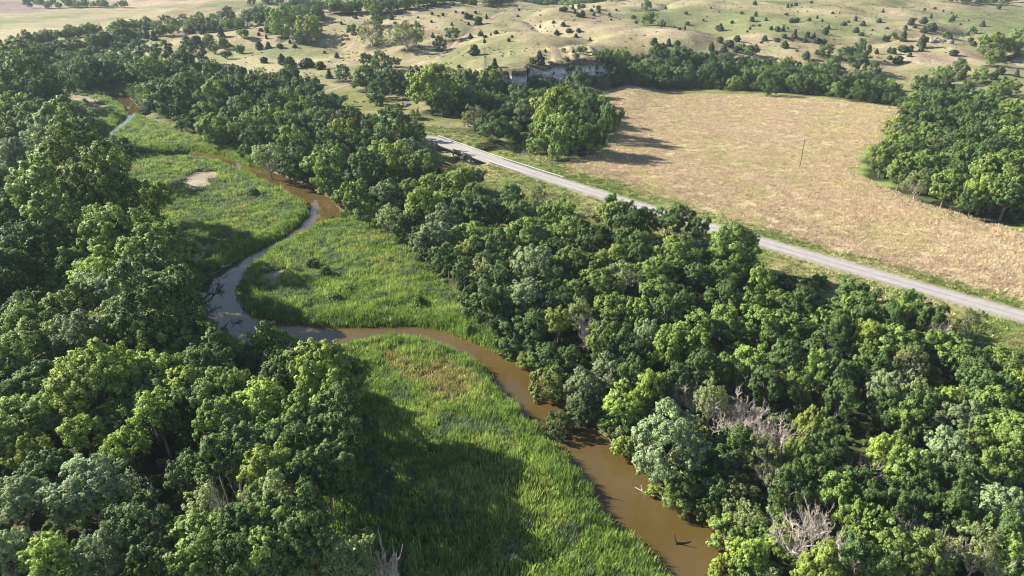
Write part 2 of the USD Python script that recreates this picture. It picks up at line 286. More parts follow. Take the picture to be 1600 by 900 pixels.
# ------------------------------------------------------------------ trees traced from the photograph: crown centre and width in its pixels, and the kind
# c mid green, y yellow green, d dark green, s silvery, w thin with grey twigs showing, b bare
TREES = """
135 767 120 s;25 782 80 s;85 880 78 y;15 865 62 s;152 875 55 s;327 865 125 c;232 882 60 d;50 707 48 y;130 685 62 y;195 702 60 y;362 712 100 d;220 815 90 d;317 795 75 w;378 790 46 b;225 762 44 b;290 740 70 d;70 735 70 d;
42 500 60 c;117 487 80 c;160 462 88 s;183 500 66 w;250 475 140 d;250 522 108 c;287 535 78 d;135 537 95 s;37 555 105 c;62 612 90 d;162 590 110 y;250 595 92 y;300 600 70 y;150 625 112 y;100 612 72 y;250 650 82 y;357 612 75 c;50 657 100 c;185 652 62 c;355 662 80 c;300 645 78 d;337 557 80 d;15 625 62 d;10 690 70 c;
422 542 74 c;505 580 92 y;540 590 52 y;442 590 62 d;470 575 50 c;492 600 66 y;530 612 52 y;430 640 85 y;520 642 60 d;470 655 60 c;417 787 60 w;420 742 46 y;425 845 52 c;525 880 115 w;600 876 46 b;425 700 80 d;470 705 50 d;400 820 60 d;522 682 60 d;505 725 62 d;472 765 62 d;462 812 56 d;470 858 56 d;380 850 60 d;
110 252 120 c;15 250 62 s;185 240 58 d;160 295 108 c;75 300 108 c;160 332 84 y;237 312 58 y;90 345 88 c;170 367 96 c;245 355 48 y;237 397 106 c;117 415 70 c;175 422 88 y;25 387 96 d;15 332 60 d;75 385 68 c;300 388 46 b;287 440 50 c;15 425 78 d;62 430 60 d;215 435 70 d;275 415 50 w;140 370 60 c;
45 125 84 d;32 78 58 c;25 170 60 c;62 177 68 c;100 190 88 c;15 203 60 c;70 212 68 s;142 207 60 c;5 130 60 c;75 150 50 d;150 112 48 d;175 110 56 d;200 102 44 d;185 74 24 d;212 80 32 d;250 80 42 d;300 82 46 d;237 107 56 c;287 102 56 d;270 152 68 d;325 174 48 c;295 130 56 c;338 142 46 c;375 137 56 d;230 144 38 c;250 132 34 c;332 202 58 c;290 192 34 d;387 167 50 d;387 200 48 c;337 118 48 d;362 122 46 d;310 160 36 c;360 185 40 d;125 120 46 d;100 135 44 d;
440 33 50 c;480 42 48 y;495 24 26 d;425 40 26 c;580 50 46 w;635 52 50 w;650 58 30 w;590 32 20 d;687 67 22 d;707 52 26 d;535 114 28 d;572 92 24 d;595 96 32 d;617 96 20 d;570 122 44 d;610 124 44 d;672 137 82 y;650 114 28 d;732 152 48 d;737 122 38 d;767 127 48 c;770 162 40 d;742 184 46 w;737 170 24 d;795 172 30 s;770 202 50 d;690 160 40 d;710 145 40 c;590 140 36 d;
415 142 48 d;457 125 44 d;482 142 48 d;450 157 40 c;512 162 52 d;425 162 44 d;482 164 40 c;495 182 44 c;415 188 58 c;550 188 48 d;540 208 54 y;620 202 66 d;648 177 18 y;645 206 40 d;632 222 40 d;450 200 48 d;457 216 58 c;425 220 48 d;512 197 44 d;580 205 44 d;470 190 40 d;395 225 50 d;600 222 40 d;
870 172 78 y;887 203 78 c;925 182 50 d;920 207 58 d;852 197 44 y;845 132 38 d;892 115 44 d;815 177 34 s;900 132 40 d;810 149 36 d;840 225 36 c;872 235 34 c;905 165 50 c;950 190 36 d;
940 118 36 d;885 118 32 d;908 114 32 c;928 110 30 d;950 124 30 d;944 130 26 c;957 120 28 d;945 102 30 d;862 128 30 d;938 92 26 d;950 96 28 d;935 104 26 c;918 122 32 d;972 86 32 c;965 113 36 d;995 113 40 d;1025 86 36 d;1062 86 40 d;1032 118 40 d;1070 116 40 d;1050 103 32 d;1107 92 32 d;1110 113 40 d;1137 111 40 d;1137 94 30 d;1172 123 38 d;1197 126 34 d;1190 102 30 d;1150 120 30 d;1160 95 26 d;1085 95 30 d;1000 95 30 d;955 95 24 c;
1015 27 26 c;1035 37 14 d;1292 78 28 d;1345 78 36 d;1320 82 28 d;1300 106 38 d;1340 97 38 d;1360 107 30 d;1215 121 38 d;1245 130 38 d;1272 128 36 d;1297 131 40 d;1325 128 38 d;1345 141 34 d;1370 141 34 d;1395 143 34 d;1412 160 24 d;1207 136 30 d;1230 110 30 d;1260 112 30 d;
1470 116 36 c;1500 108 36 d;1445 132 40 d;1475 133 38 d;1532 116 32 c;1550 66 44 c;1575 72 44 c;1555 88 34 c;1595 58 46 c;1505 148 48 d;1532 163 52 d;1440 160 44 d;1470 161 46 d;1560 146 44 c;1432 186 46 d;1407 207 40 s;1462 187 46 d;1500 183 48 d;1457 208 52 c;1512 198 44 d;1557 196 58 d;1525 218 58 d;1580 216 66 c;1595 173 48 c;1575 135 38 c;1420 225 40 c;1490 222 46 d;1555 235 50 d;
1380 246 40 c;1405 242 38 c;1407 268 44 c;1435 258 54 c;1465 258 44 d;1435 286 44 w;1460 276 40 c;1480 288 48 c;1500 276 48 d;1492 304 30 c;1565 270 84 c;1537 297 58 y;1575 302 68 d;1597 284 48 c;1525 252 58 d;1500 246 48 d;1520 315 34 d;
955 338 50 y;985 342 56 d;1005 350 44 d;1047 348 46 d;1065 340 44 d;1090 356 34 d;1150 383 72 c;1130 400 40 c;1125 427 50 c;1160 415 44 c;1065 395 64 c;875 333 48 c;837 306 30 w;815 333 50 d;900 357 48 c;815 368 58 c;845 376 56 c;837 416 70 s;895 411 50 c;925 416 54 c;955 406 48 y;980 376 40 d;1007 386 40 d;975 432 54 w;1025 426 58 c;1050 412 40 c;1190 442 34 y;925 375 44 d;870 395 44 d;1090 430 44 d;1000 405 40 d;
420 246 50 w;457 261 50 d;510 258 68 c;520 291 36 c;555 306 58 c;565 266 60 d;600 243 60 y;640 236 48 s;617 263 56 y;590 272 40 d;662 256 48 c;722 281 40 y;742 277 30 d;677 291 44 y;705 293 44 y;640 296 40 c;605 298 38 s;610 341 44 w;627 351 38 d;662 321 58 y;702 313 38 c;737 307 40 c;725 326 50 d;755 331 54 d;695 346 58 s;735 367 54 c;682 373 62 s;657 376 40 d;700 402 40 d;732 396 44 y;755 426 54 w;725 426 40 d;775 388 58 d;792 412 44 c;575 330 40 c;650 345 40 d;690 320 36 d;
825 466 60 s;862 466 58 d;900 461 48 c;807 502 50 d;832 511 48 d;872 503 36 y;907 491 30 w;920 517 40 b;962 486 58 c;995 493 40 y;1025 461 58 c;955 516 50 c;940 538 40 c;980 543 48 d;1012 526 34 s;1042 551 44 y;1040 491 50 d;1090 511 54 c;1137 503 50 c;1190 508 58 c;1065 480 40 d;1090 541 26 y;1135 466 50 d;1175 473 50 c;1172 572 62 c;1137 580 30 c;1100 577 58 d;822 563 30 y;855 562 48 d;950 577 58 s;862 598 58 c;915 606 62 s;915 632 48 d;975 627 66 y;1020 606 36 y;1045 690 112 s;875 663 44 d;905 650 40 s;1025 640 50 d;990 585 44 d;1055 600 44 d;790 470 50 d;780 440 50 d;800 535 40 d;890 560 44 d;
1087 614 66 b;1130 640 74 b;1170 642 68 b;1110 622 60 b;1150 625 60 b;1195 650 56 b;1065 605 46 b;1140 660 60 b;1185 672 56 b;1235 670 50 b;920 505 44 b;940 530 40 b;1215 700 40 b;1330 740 50 b;1280 805 60 b;1230 815 60 b;1480 850 50 b;1110 628 50 w;1150 665 50 b;
1215 477 48 c;1245 490 48 d;1257 473 48 d;1282 502 44 c;1335 478 48 c;1355 490 46 d;1422 480 54 c;1455 497 30 d;1355 526 50 y;1350 556 40 c;1405 537 68 c;1495 549 68 c;1462 537 44 c;1425 562 40 w;1277 572 40 c;1250 604 54 c;1310 622 48 d;1385 607 50 s;1425 617 58 w;1232 509 58 c;1287 542 58 d;1542 604 76 d;1547 632 34 c;1500 657 72 s;1412 657 54 c;1595 602 38 y;1515 508 34 w;1470 507 24 b;1482 632 30 y;1217 664 48 b;1300 662 26 b;1272 666 40 y;1230 560 50 d;1310 580 50 d;1390 640 44 d;1450 640 44 d;1200 600 40 d;1370 575 44 d;1310 520 40 d;1530 575 50 d;1395 500 40 d;
1207 727 38 b;1255 713 48 c;1295 706 48 d;1355 727 56 b;1390 712 44 y;1425 732 68 c;1487 708 68 s;1525 702 48 c;1575 722 68 c;1550 740 50 c;1562 797 68 s;1307 777 40 c;1350 772 58 d;1275 742 58 d;1495 752 68 d;1562 842 58 d;1390 857 80 c;1450 876 60 c;1425 820 48 b;1462 840 56 b;1257 838 88 b;1300 832 50 b;1325 857 48 b;1282 893 46 y;1342 882 40 d;1525 862 40 w;1562 870 58 b;1587 872 38 c;1350 817 40 c;1215 789 40 w;1220 839 50 y;1070 772 66 c;1082 752 44 c;1150 702 68 d;1150 759 58 w;1187 714 56 w;1137 827 58 c;1175 812 48 w;1150 793 40 w;1175 869 58 y;1132 889 38 y;1195 827 40 c;975 698 34 y;1105 720 50 d;1120 765 50 d;1235 760 50 d;1440 780 60 d;1500 810 60 d;1400 790 50 d;1110 795 36 c
"""
# shrubs and bushes standing free, then cedars on the hills
SHRUBS = """490 412 24 c;506 424 26 c;520 462 22 c;655 470 22 c;735 512 24 c;395 300 20 c;655 800 24 c;953 309 26 d;1282 436 28 d;1232 442 44 c;1262 448 30 c;622 166 13 c;674 177 8 d;699 178 11 c;495 127 14 d;437 114 11 d;589 155 26 d;741 80 16 k;352 84 20 c;377 76 20 d;335 76 20 c;325 61 22 c;379 51 22 c;350 68 22 c;1175 77 26 c;1160 73 18 d;843 97 20 k;832 96 12 d;905 78 16 w;912 75 14 w;550 45 20 d;565 46 16 d;1010 8 18 s;990 26 10 d;1396 54 14 w;1385 58 14 d;1520 47 14 d;1480 53 16 d;860 102 10 w;885 92 12 w;880 78 10 w;900 88 12 w;925 97 10 c;940 84 18 w;955 82 16 w"""
CEDARS = """145 70 14;167 62 20;183 57 14;200 56 12;228 54 12;240 56 14;291 62 13;306 60 16;315 49 10;345 51 15;440 92 18;452 97 21;479 95 22;500 100 18;514 116 14;419 70 12;405 72 12;437 70 10;412 92 14;453 65 6;460 70 9;418 45 12;407 45 8;404 53 6;416 58 6;533 35 6;526 87 8;572 86 9;507 81 5;556 26 7;552 25 5;563 23 5;584 23 6;598 26 8;611 26 10;617 20 6;622 18 6;627 18 6;604 15 5;650 36 7;654 38 8;675 21 5;685 24 4;692 22 6;667 10 7;655 11 5;708 6 7;617 35 6;674 33 5;706 37 6;653 26 5;729 25 9;735 24 9;747 32 16;760 26 6;732 36 7;712 18 4;723 19 5;743 18 6;676 55 8;735 56 10;751 52 9;758 56 7;775 49 9;757 64 7;767 53 5;795 62 6;683 103 11;717 103 7;773 100 14;870 49 11;880 37 8;889 46 10;904 46 9;900 55 8;922 61 7;865 34 6;882 12 10;876 14 7;895 11 8;898 17 8;905 10 7;911 8 9;935 11 9;936 17 7;903 22 8;910 22 9;924 15 6;928 22 6;928 10 4;952 22 7;963 15 4;955 30 4;843 81 8;852 79 6;896 79 7;811 15 4;809 24 5;831 44 4;844 41 5;844 23 3;800 57 5;994 34 6;1022 64 13;1045 66 11;1036 72 14;1058 70 11;1074 35 8;1062 44 6;1070 44 6;1126 42 13;1121 43 7;1159 19 6;1175 29 9;1181 22 8;1197 29 7;1144 34 6;1177 39 5;1187 39 5;1172 44 5;1168 48 5;1125 61 11;1140 66 15;1152 59 12;1112 73 12;1132 74 14;1150 77 10;1099 31 4;1072 19 7;1040 12 5;1180 4 8;1195 60 9;1190 65 6;1215 44 10;1224 45 7;1231 43 5;1205 44 6;1215 61 10;1226 55 9;1242 54 11;1258 61 10;1262 54 8;1277 62 13;1287 64 11;1272 56 8;1227 68 14;1237 32 8;1245 30 10;1244 6 7;1231 9 6;1237 7 6;1268 3 5;1229 21 6;1301 19 5;1277 27 5;1285 31 6;1265 30 6;1319 36 9;1326 33 5;1337 29 8;1349 35 11;1338 47 9;1346 52 8;1374 31 9;1380 17 6;1295 42 7;1290 49 10;1386 43 5;1363 46 4;1412 58 14;1415 42 9;1424 34 11;1430 41 6;1444 31 13;1455 26 6;1444 45 12;1457 42 15;1455 38 9;1431 29 4;1489 28 9;1494 25 5;1484 32 5;1461 12 5;1445 14 5;1474 17 4;1487 19 4;1561 11 7;1412 73 15;1396 79 11;1390 78 9;1422 84 10;1423 76 9;1404 92 15;1391 89 9;1441 66 17;1440 75 10;1447 61 10;1491 81 13;1564 109 15;1589 115 11;1570 124 14;1554 119 12;1590 84 10;1522 67 10;1536 37 10;1485 57 9;1517 62 9;1512 52 7;1501 37 4;1513 32 3;1249 101 14;1260 87 12;1245 78 5;1278 80 10;1370 80 8;1312 20 3;1111 12 3;1600 150 12"""
def parse(s):
    return [(float(a), float(b), float(c), d[0] if d else "k") for a, b, c, *d in (x.split() for x in s.replace("\n", "").split(";") if x.strip())]
TREES, SHRUBS, CEDARS = parse(TREES), parse(SHRUBS), parse(CEDARS)

def place(lst, up, rmin=0.0, hmin=0.0):
    """Ground position and crown radius of each traced crown; up = height of the crown's centre over its radius."""
    a = np.array([t[:3] for t in lst]); dep = np.full(len(a), 250.0)
    for _ in range(4):
        r = np.maximum(a[:, 2] / 2 * dep / F, rmin)
        p = ground_at(a[:, 0], a[:, 1], np.maximum(r * up, hmin)); q = p - [0, 0, CAMZ]
        dep = q[:, 1] * math.cos(PITCH) - q[:, 2] * math.sin(PITCH)
    p[:, 2] = gz(p[:, 0], p[:, 1]); return p, r
# the woods on the shaded side stand taller than they are wide
def zone_of(px, py):
    if py > 430 and px > 640:                                      # beside the water the foliage comes down to the bank
        q = at(px, py + 25, 2.0); return "far" if RIVER.distance(shapely.Point(q[0], q[1])) < 9 else "mid"
    return "near" if py > 430 or (px < 300 and py > 230) else "far" if py < 240 else "mid"
ZONE = [zone_of(t[0], t[1]) for t in TREES]
HMIN = np.array([(12.0 if (330 < t[0] < 640 and 555 < t[1] < 868) or (180 < t[0] < 330 and 370 < t[1] < 500) else 9.0) if z == "near" else 5.6 if z == "mid" else 9.5 if 850 < t[0] < 960 and 150 < t[1] < 215 else 0.0 for t, z in zip(TREES, ZONE)])
_d = project(ground_at([t[0] for t in TREES], [t[1] for t in TREES]))[2] * .9
ZONE = ["tall" if z == "near" and HMIN[i] / (1.92 * max(TREES[i][2] / 2 * _d[i] / F, 2.7)) > 1.2 else z for i, z in enumerate(ZONE)]
STRETCH = np.where([t[3] == "b" for t in TREES], 1.15, 1.0) * np.random.default_rng(3).uniform(.88, 1.16, len(TREES))
TREES = [(a, b, c * (.8 if b < 150 and a > 930 else .9 if b < 240 else 1.12 if k == "b" else 1.0), k) for a, b, c, k in TREES]
UP = np.array([1.1 if t[3] == "b" else {"tall": 13.5, "near": 9.6, "mid": 7.2, "far": 5.2}[z] / 5 for t, z in zip(TREES, ZONE)])
tp, tr = place(TREES, UP * STRETCH, np.where(HMIN > 11, 3.6, np.where(HMIN > 0, 2.7, 1.9)), HMIN)
sp_, sr = place(SHRUBS, 0.75)
kp, kr = place(CEDARS, .9); kr *= .85
rng = np.random.default_rng(11)
def poly_g(v):
    a = np.array(v, float); return Polygon(ground_at(a[:, 0], a[:, 1])[:, :2]).buffer(0)
WOODS = {k: poly(v, 2.2) if k in ("left", "road") else poly_g(v) for k, v in WOODS_PX.items()}
def scatter(pg, step, rg):
    x0, y0, x1, y1 = pg.bounds; nx, ny = int((x1 - x0) / step) + 2, int((y1 - y0) / step) + 2
    g = np.stack(np.meshgrid(np.arange(nx), np.arange(ny)), -1).reshape(-1, 2) * step + [x0, y0] + rg.uniform(-0.45, 0.45, (nx * ny, 2)) * step
    return g[shapely.contains(pg, shapely.points(g))]
keepout = shapely.union_all([RIVER.buffer(3.5), CREEK.buffer(1), ROADL.buffer(9.5), FIELD.buffer(1.5), REED.buffer(-2.0), poly([(685,225),(782,262),(775,300),(690,270)], 2.0)])
infill = np.vstack([scatter(w, 7.6, rng) for w in WOODS.values()])
infill = infill[~shapely.contains(keepout, shapely.points(infill))]
# keep the fillers from hiding the open water, the reeds, the road and the fields
OPEN = shapely.union_all([Polygon(POOL_PX), Polygon(river_a + river_b[::-1]).buffer(0), *[Polygon(q).buffer(0) for q in REEDS_PX[:4]], LineString(road_px[2:]).buffer(16),
    Polygon([(945,139),(1290,154),(1418,170),(1352,250),(1440,308),(1600,354),(1600,470),(1200,362),(960,284),(880,250),(968,190)]), Polygon([(700,225),(775,262),(1000,345),(1140,385),(1200,392),(1600,505),(1600,560),(1480,500),(1400,470),(1290,440),(1180,415),(1080,372),(960,335),(860,300),(770,290),(690,250)]),
    Polygon([(795,104),(870,94),(938,84),(932,112),(850,121),(822,140),(797,140)]), Polygon([(500,135),(560,140),(690,175),(740,225),(665,205),(560,172)]), Polygon([(455,770),(560,640),(700,900),(470,900)])])
def hides(xy_, tops_):
    out = np.zeros(len(xy_), bool)
    for h_ in tops_: px_, py_, _ = project(np.c_[xy_, gz(xy_[:, 0], xy_[:, 1]) + h_]); out |= shapely.contains(OPEN, shapely.points(np.c_[px_, py_]))
    return out
infill = infill[~hides(infill, (1.0, 4.0, 7.0))]
_l = shapely.contains(WOODS["left"], shapely.points(infill)) & (infill[:, 1] < 260); infill = infill[~(_l & hides(infill, (9.0, 12.0)))]
infill = infill[cKDTree(tp[:, :2]).query(infill)[0] > 4.2]
infill = infill[cKDTree(tp[[t[3] == "b" for t in TREES], :2]).query(infill)[0] > 8.0]
_n = meshkit.fbm(np.c_[infill / 26, np.zeros(len(infill))], 2, 41); infill = infill[~(shapely.contains(WOODS["road"], shapely.points(infill)) & (_n > .49))]
far_px = [[(-60,100),(30,97),(100,88),(200,62),(300,52),(400,40),(520,24),(640,15),(760,9),(850,5),(960,1)], [(0,75),(60,70),(140,55),(210,45),(300,38),(390,28),(450,20),(520,14),(620,8),(720,4)], [(60,12),(130,11),(200,12)], [(40,6),(120,7),(170,9)], [(1480,3),(1520,8),(1560,4),(1620,1)], [(400,5),(450,8),(500,4)], [(0,110),(60,105),(110,100)]]
far_tree = []
for ln in far_px:
    a = np.array(ln, float); w = ground_at(a[:, 0], a[:, 1])[:, :2]; L = LineString(w)
    for rep in range(2 if len(ln) > 4 else 1):
        for s in np.arange(0, L.length, 10.5):
            q = L.interpolate(s); far_tree.append((q.x + rng.normal(0, 5), q.y + rng.normal(0, 9)))
far_tree = np.array(far_tree)

# ------------------------------------------------------------------ the land as meshes
allwood = np.vstack([tp[:, :2], infill, far_tree]); wood_tree = cKDTree(allwood)
xy = np.c_[XX.ravel(), YY.ravel()]; zz = GZ.ravel()
pts = shapely.points(xy); nearb = (np.abs(xy[:, 0]) < 600) & (xy[:, 1] < 900) & (xy[:, 1] > -50)
def inside(pg, soft):
    out = np.zeros(len(xy)); shapely.prepare(pg)
    i = np.where(nearb)[0]; d = shapely.distance(pg, pts[i]); out[i] = 1 - smooth01(d / soft); return out
p3 = np.c_[xy, np.zeros(len(xy))]
n_big = meshkit.fbm(p3 / 60, 4, 21); n_mid = meshkit.fbm(p3 / 14, 4, 22); n_sm = meshkit.fbm(p3 / 4, 3, 23)
def C(*c): return np.array(c, float)
def lerp(a, b, t): return a * (1 - t[:, None]) + b * t[:, None]
PINK, GREEN, STRAW = C(.54, .425, .29), C(.27, .30, .12), C(.46, .39, .22)
col = lerp(np.tile(STRAW, (len(xy), 1)), GREEN, smooth01((n_big - 0.5) / 0.18) * .85)
col = lerp(col, PINK, smooth01((n_mid * .5 + n_big * .5 - 0.48) / 0.12) * smooth01((zz - 6) / 8) * (1 - 0.6 * smooth01((n_big - .52) / .1)))
def greenpatch(px, z, c, soft, amt):
    global col
    a = np.array(px, float); pg = Polygon(ground_at(a[:, 0], a[:, 1])[:, :2]).buffer(0); col = lerp(col, c, inside(pg, soft) * amt * (0.6 + 0.8 * (n_mid)))
greenpatch([(985,15),(1100,12),(1250,25),(1350,40),(1300,62),(1200,55),(1060,44),(1000,40)], 0, GREEN, 20, .75)
greenpatch([(1450,22),(1600,12),(1600,55),(1530,50)], 0, GREEN, 25, .8)
greenpatch([(680,85),(760,62),(800,70),(800,98),(720,108)], 0, GREEN, 15, .7)
greenpatch([(1000,45),(1060,45),(1180,55),(1260,70),(1180,66),(1060,56),(880,50),(800,42),(820,36)], 0, PINK, 8, .9)
greenpatch([(1420,95),(1500,78),(1520,92),(1480,105)], 0, PINK, 8, .9)
greenpatch([(1520,130),(1600,120),(1600,150)], 0, GREEN, 8, .8)
valley = 1 - smooth01((zz - 4.2) / 2.5)
vn = np.where(nearb, valley, 0)
col = lerp(col, lerp(np.tile(C(.22, .245, .07), (len(xy), 1)), C(.31, .27, .13), smooth01((n_mid - .5) / .15)), vn * (xy[:, 1] < 480))
# trodden grass verges along the road
dl = np.full(len(xy), 99.0); dl[nearb] = shapely.distance(ROADL, pts[nearb])
verge = lerp(np.tile(C(.20, .255, .062), (len(xy), 1)), C(.36, .33, .15), smooth01((n_mid - .48) / .14))
col = lerp(col, verge, 1 - smooth01((dl - 14) / 8))
fieldness = inside(FIELD, 3.0)
fcol = lerp(np.tile(C(.50, .39, .24), (len(xy), 1)), C(.46, .41, .19), smooth01((n_big - .48) / .18) * .7)
fcol = lerp(fcol, C(.30, .22, .145), smooth01((n_mid - .5) / .2) * (.12 + .75 * (1 - smooth01((dl - 10) / 18))))
col = lerp(col, fcol, fieldness)
edge = np.zeros(len(xy)); edge[nearb] = 1 - smooth01((shapely.distance(FIELD.boundary, pts[nearb]) - 2) / 4)
col = lerp(col, C(.20, .26, .06), edge * .75 * (dl > 16))
col = lerp(col, C(.30, .40, .10), inside(poly([(1352,225),(1380,225),(1376,262),(1450,296),(1620,344),(1620,368),(1500,334),(1430,312),(1338,272)], 3.5), 1.5) * .9)
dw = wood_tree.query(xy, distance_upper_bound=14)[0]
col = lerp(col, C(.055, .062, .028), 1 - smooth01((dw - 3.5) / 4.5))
reedness = inside(REED, 1.0)
col = lerp(col, lerp(np.tile(C(.07, .11, .024), (len(xy), 1)), C(.12, .13, .045), smooth01((n_mid - .54) / .1)), reedness)
for s in SANDS: col = lerp(col, C(.50, .40, .31), smooth01((inside(s, 5.0) + (n_mid - .5) * 1.3 - .45) / .25) * (.7 + .3 * smooth01((n_sm - .4) / .2)))
mud = inside(RIVER, 2.2) * (1 - reedness * .7)
col = lerp(col, C(.27, .20, .135), mud)
shoulder = (1 - smooth01((dl - 3.3) / 1.6))
col = lerp(col, C(.47, .42, .34), shoulder * (.55 + .45 * n_sm))
for t in TRACK_PX:
    a = np.array(t, float); L = LineString(ground_at(a[:, 0], a[:, 1])[:, :2]); d = np.full(len(xy), 99.0)
    d[nearb] = shapely.distance(L, pts[nearb]); col = lerp(col, C(.36, .27, .19), (1 - smooth01((np.abs(d) - 2.2) / 2.0)) * .9)
a = np.array([(0,2),(60,6),(75,18),(40,21),(0,20),(-80,20),(-80,2)], float); pl = ground_at(a[:, 0], a[:, 1])[:, :2]
col = lerp(col, C(.36, .26, .22), shapely.contains(Polygon(pl), pts).astype(float))
a = np.array([(175,-1),(345,-1),(330,3),(260,6),(205,11),(180,8)], float); pl = ground_at(a[:, 0], a[:, 1])[:, :2]
col = lerp(col, C(.60, .42, .29), shapely.contains(Polygon(pl), pts).astype(float))
ny, nx = XX.shape
i0 = (np.arange(ny - 1)[:, None] * nx + np.arange(nx - 1)[None]).ravel()
quads = np.stack([i0, i0 + 1, i0 + 1 + nx, i0 + nx], 1)
qc = xy[quads].mean(1); qz = zz[quads].mean(1)
kind = np.where((qc[:, 1] > 330) & (qz > 5.5) | (qc[:, 1] > 900) | (qc[:, 1] < -60) | (np.abs(qc[:, 0]) > 600), 2, 0)
fm = shapely.contains(FIELD.buffer(1), shapely.points(qc)); kind[fm] = 1
GN = np.zeros((len(xy), 3))
for k, name in enumerate(("ground", "field", "hills")):
    q = quads[kind == k]; u, inv = np.unique(q, return_inverse=True); q = inv.reshape(-1, 4)
    V = np.c_[xy[u], zz[u]]
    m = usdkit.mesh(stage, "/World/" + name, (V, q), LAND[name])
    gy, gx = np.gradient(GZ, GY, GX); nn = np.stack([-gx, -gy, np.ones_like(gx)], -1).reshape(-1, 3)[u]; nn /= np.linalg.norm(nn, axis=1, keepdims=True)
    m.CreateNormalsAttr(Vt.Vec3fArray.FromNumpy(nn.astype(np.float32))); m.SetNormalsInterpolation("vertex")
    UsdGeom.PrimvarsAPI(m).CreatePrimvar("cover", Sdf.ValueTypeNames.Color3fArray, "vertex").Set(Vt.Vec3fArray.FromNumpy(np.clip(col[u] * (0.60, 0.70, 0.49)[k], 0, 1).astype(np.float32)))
    setdata(m.GetPrim(), kind="structure", label={"ground": "valley floor of grass, sand and dark leaf litter along the creek", "field": "tan hay field beside the paved road", "hills": "rolling pale pasture hills behind the valley"}[name])
def sheet(pg, z):
    v, f = trimesh.creation.triangulate_polygon(pg.segmentize(4.0), engine="earcut"); return np.c_[v, np.full(len(v), z)], f
for pg, name, lab in ((RIVER.buffer(1.0), "river", "muddy brown creek winding between reed banks"), (CREEK.buffer(1.0).difference(RIVER.buffer(1.0)), "side_creek", "narrow shaded side creek passing under the bridge")):
    gs = [pg] if pg.geom_type == "Polygon" else list(pg.geoms)
    parts_ = [sheet(g, 0.0) for g in gs]
    m = trimesh.util.concatenate([trimesh.Trimesh(*x, process=False) for x in parts_])
    if m.face_normals[:, 2].mean() < 0: m.invert()
    top_mesh(name, m, water_m, lab, kind="structure")

# ------------------------------------------------------------------ plant shapes
def unit(v): return v / np.maximum(np.linalg.norm(v, axis=-1, keepdims=True), 1e-9)
def leaf_cards(centers, normals, size, rg):
    """One four-cornered leaf spray at each centre, turned to its normal."""
    n = len(centers); t = unit(np.cross(normals, rg.normal(size=(n, 3)))); b = np.cross(normals, t)
    s = (size * rg.uniform(0.7, 1.3, n))[:, None]; w = s * rg.uniform(0.5, 0.8, n)[:, None]
    v = np.stack([centers - t * s, centers - b * w + normals * s * .12, centers + t * s, centers + b * w + normals * s * .12], 1).reshape(-1, 3)
    i = np.arange(n)[:, None] * 4
    return v, np.vstack([i + [0, 1, 2], i + [0, 2, 3]])
def tube(p, r, k=5):
    """A tapered round limb along the points p with radii r."""
    p = np.asarray(p, float); r = np.asarray(r, float); d = unit(np.gradient(p, axis=0))
    ref = np.where(np.abs(d[:, 2:3]) > .9, [[1.0, 0, 0]], [[0, 0, 1.0]]); u = unit(np.cross(d, ref)); w = np.cross(d, u)
    a = np.linspace(0, 2 * np.pi, k, endpoint=False)
    v = (p[:, None] + r[:, None, None] * (np.cos(a)[None, :, None] * u[:, None] + np.sin(a)[None, :, None] * w[:, None])).reshape(-1, 3)
    f = []
    for i in range(len(p) - 1):
        for j in range(k):
            q, q2 = i * k + j, i * k + (j + 1) % k; f += [[q, q2, q2 + k], [q, q2 + k, q + k]]
    f += [[0, j + 1, j] for j in range(1, k - 1)] + [[(len(p) - 1) * k, (len(p) - 1) * k + j, (len(p) - 1) * k + j + 1] for j in range(1, k - 1)]
    return v, np.array(f)
def join(ms):
    vs, fs, n = [], [], 0
    for v, f in ms: vs.append(v); fs.append(np.asarray(f) + n); n += len(v)
    return np.vstack(vs), np.vstack(fs)
def bend(a, b, rg, amt=.1, n=4):
    t = np.linspace(0, 1, n)[:, None]; L = np.linalg.norm(b - a); p = a * (1 - t) + b * t
    p[1:-1] += rg.normal(size=(n - 2, 3)) * L * amt; p[:, 2] += np.sin(t[:, 0] * np.pi) * L * -.06; return p
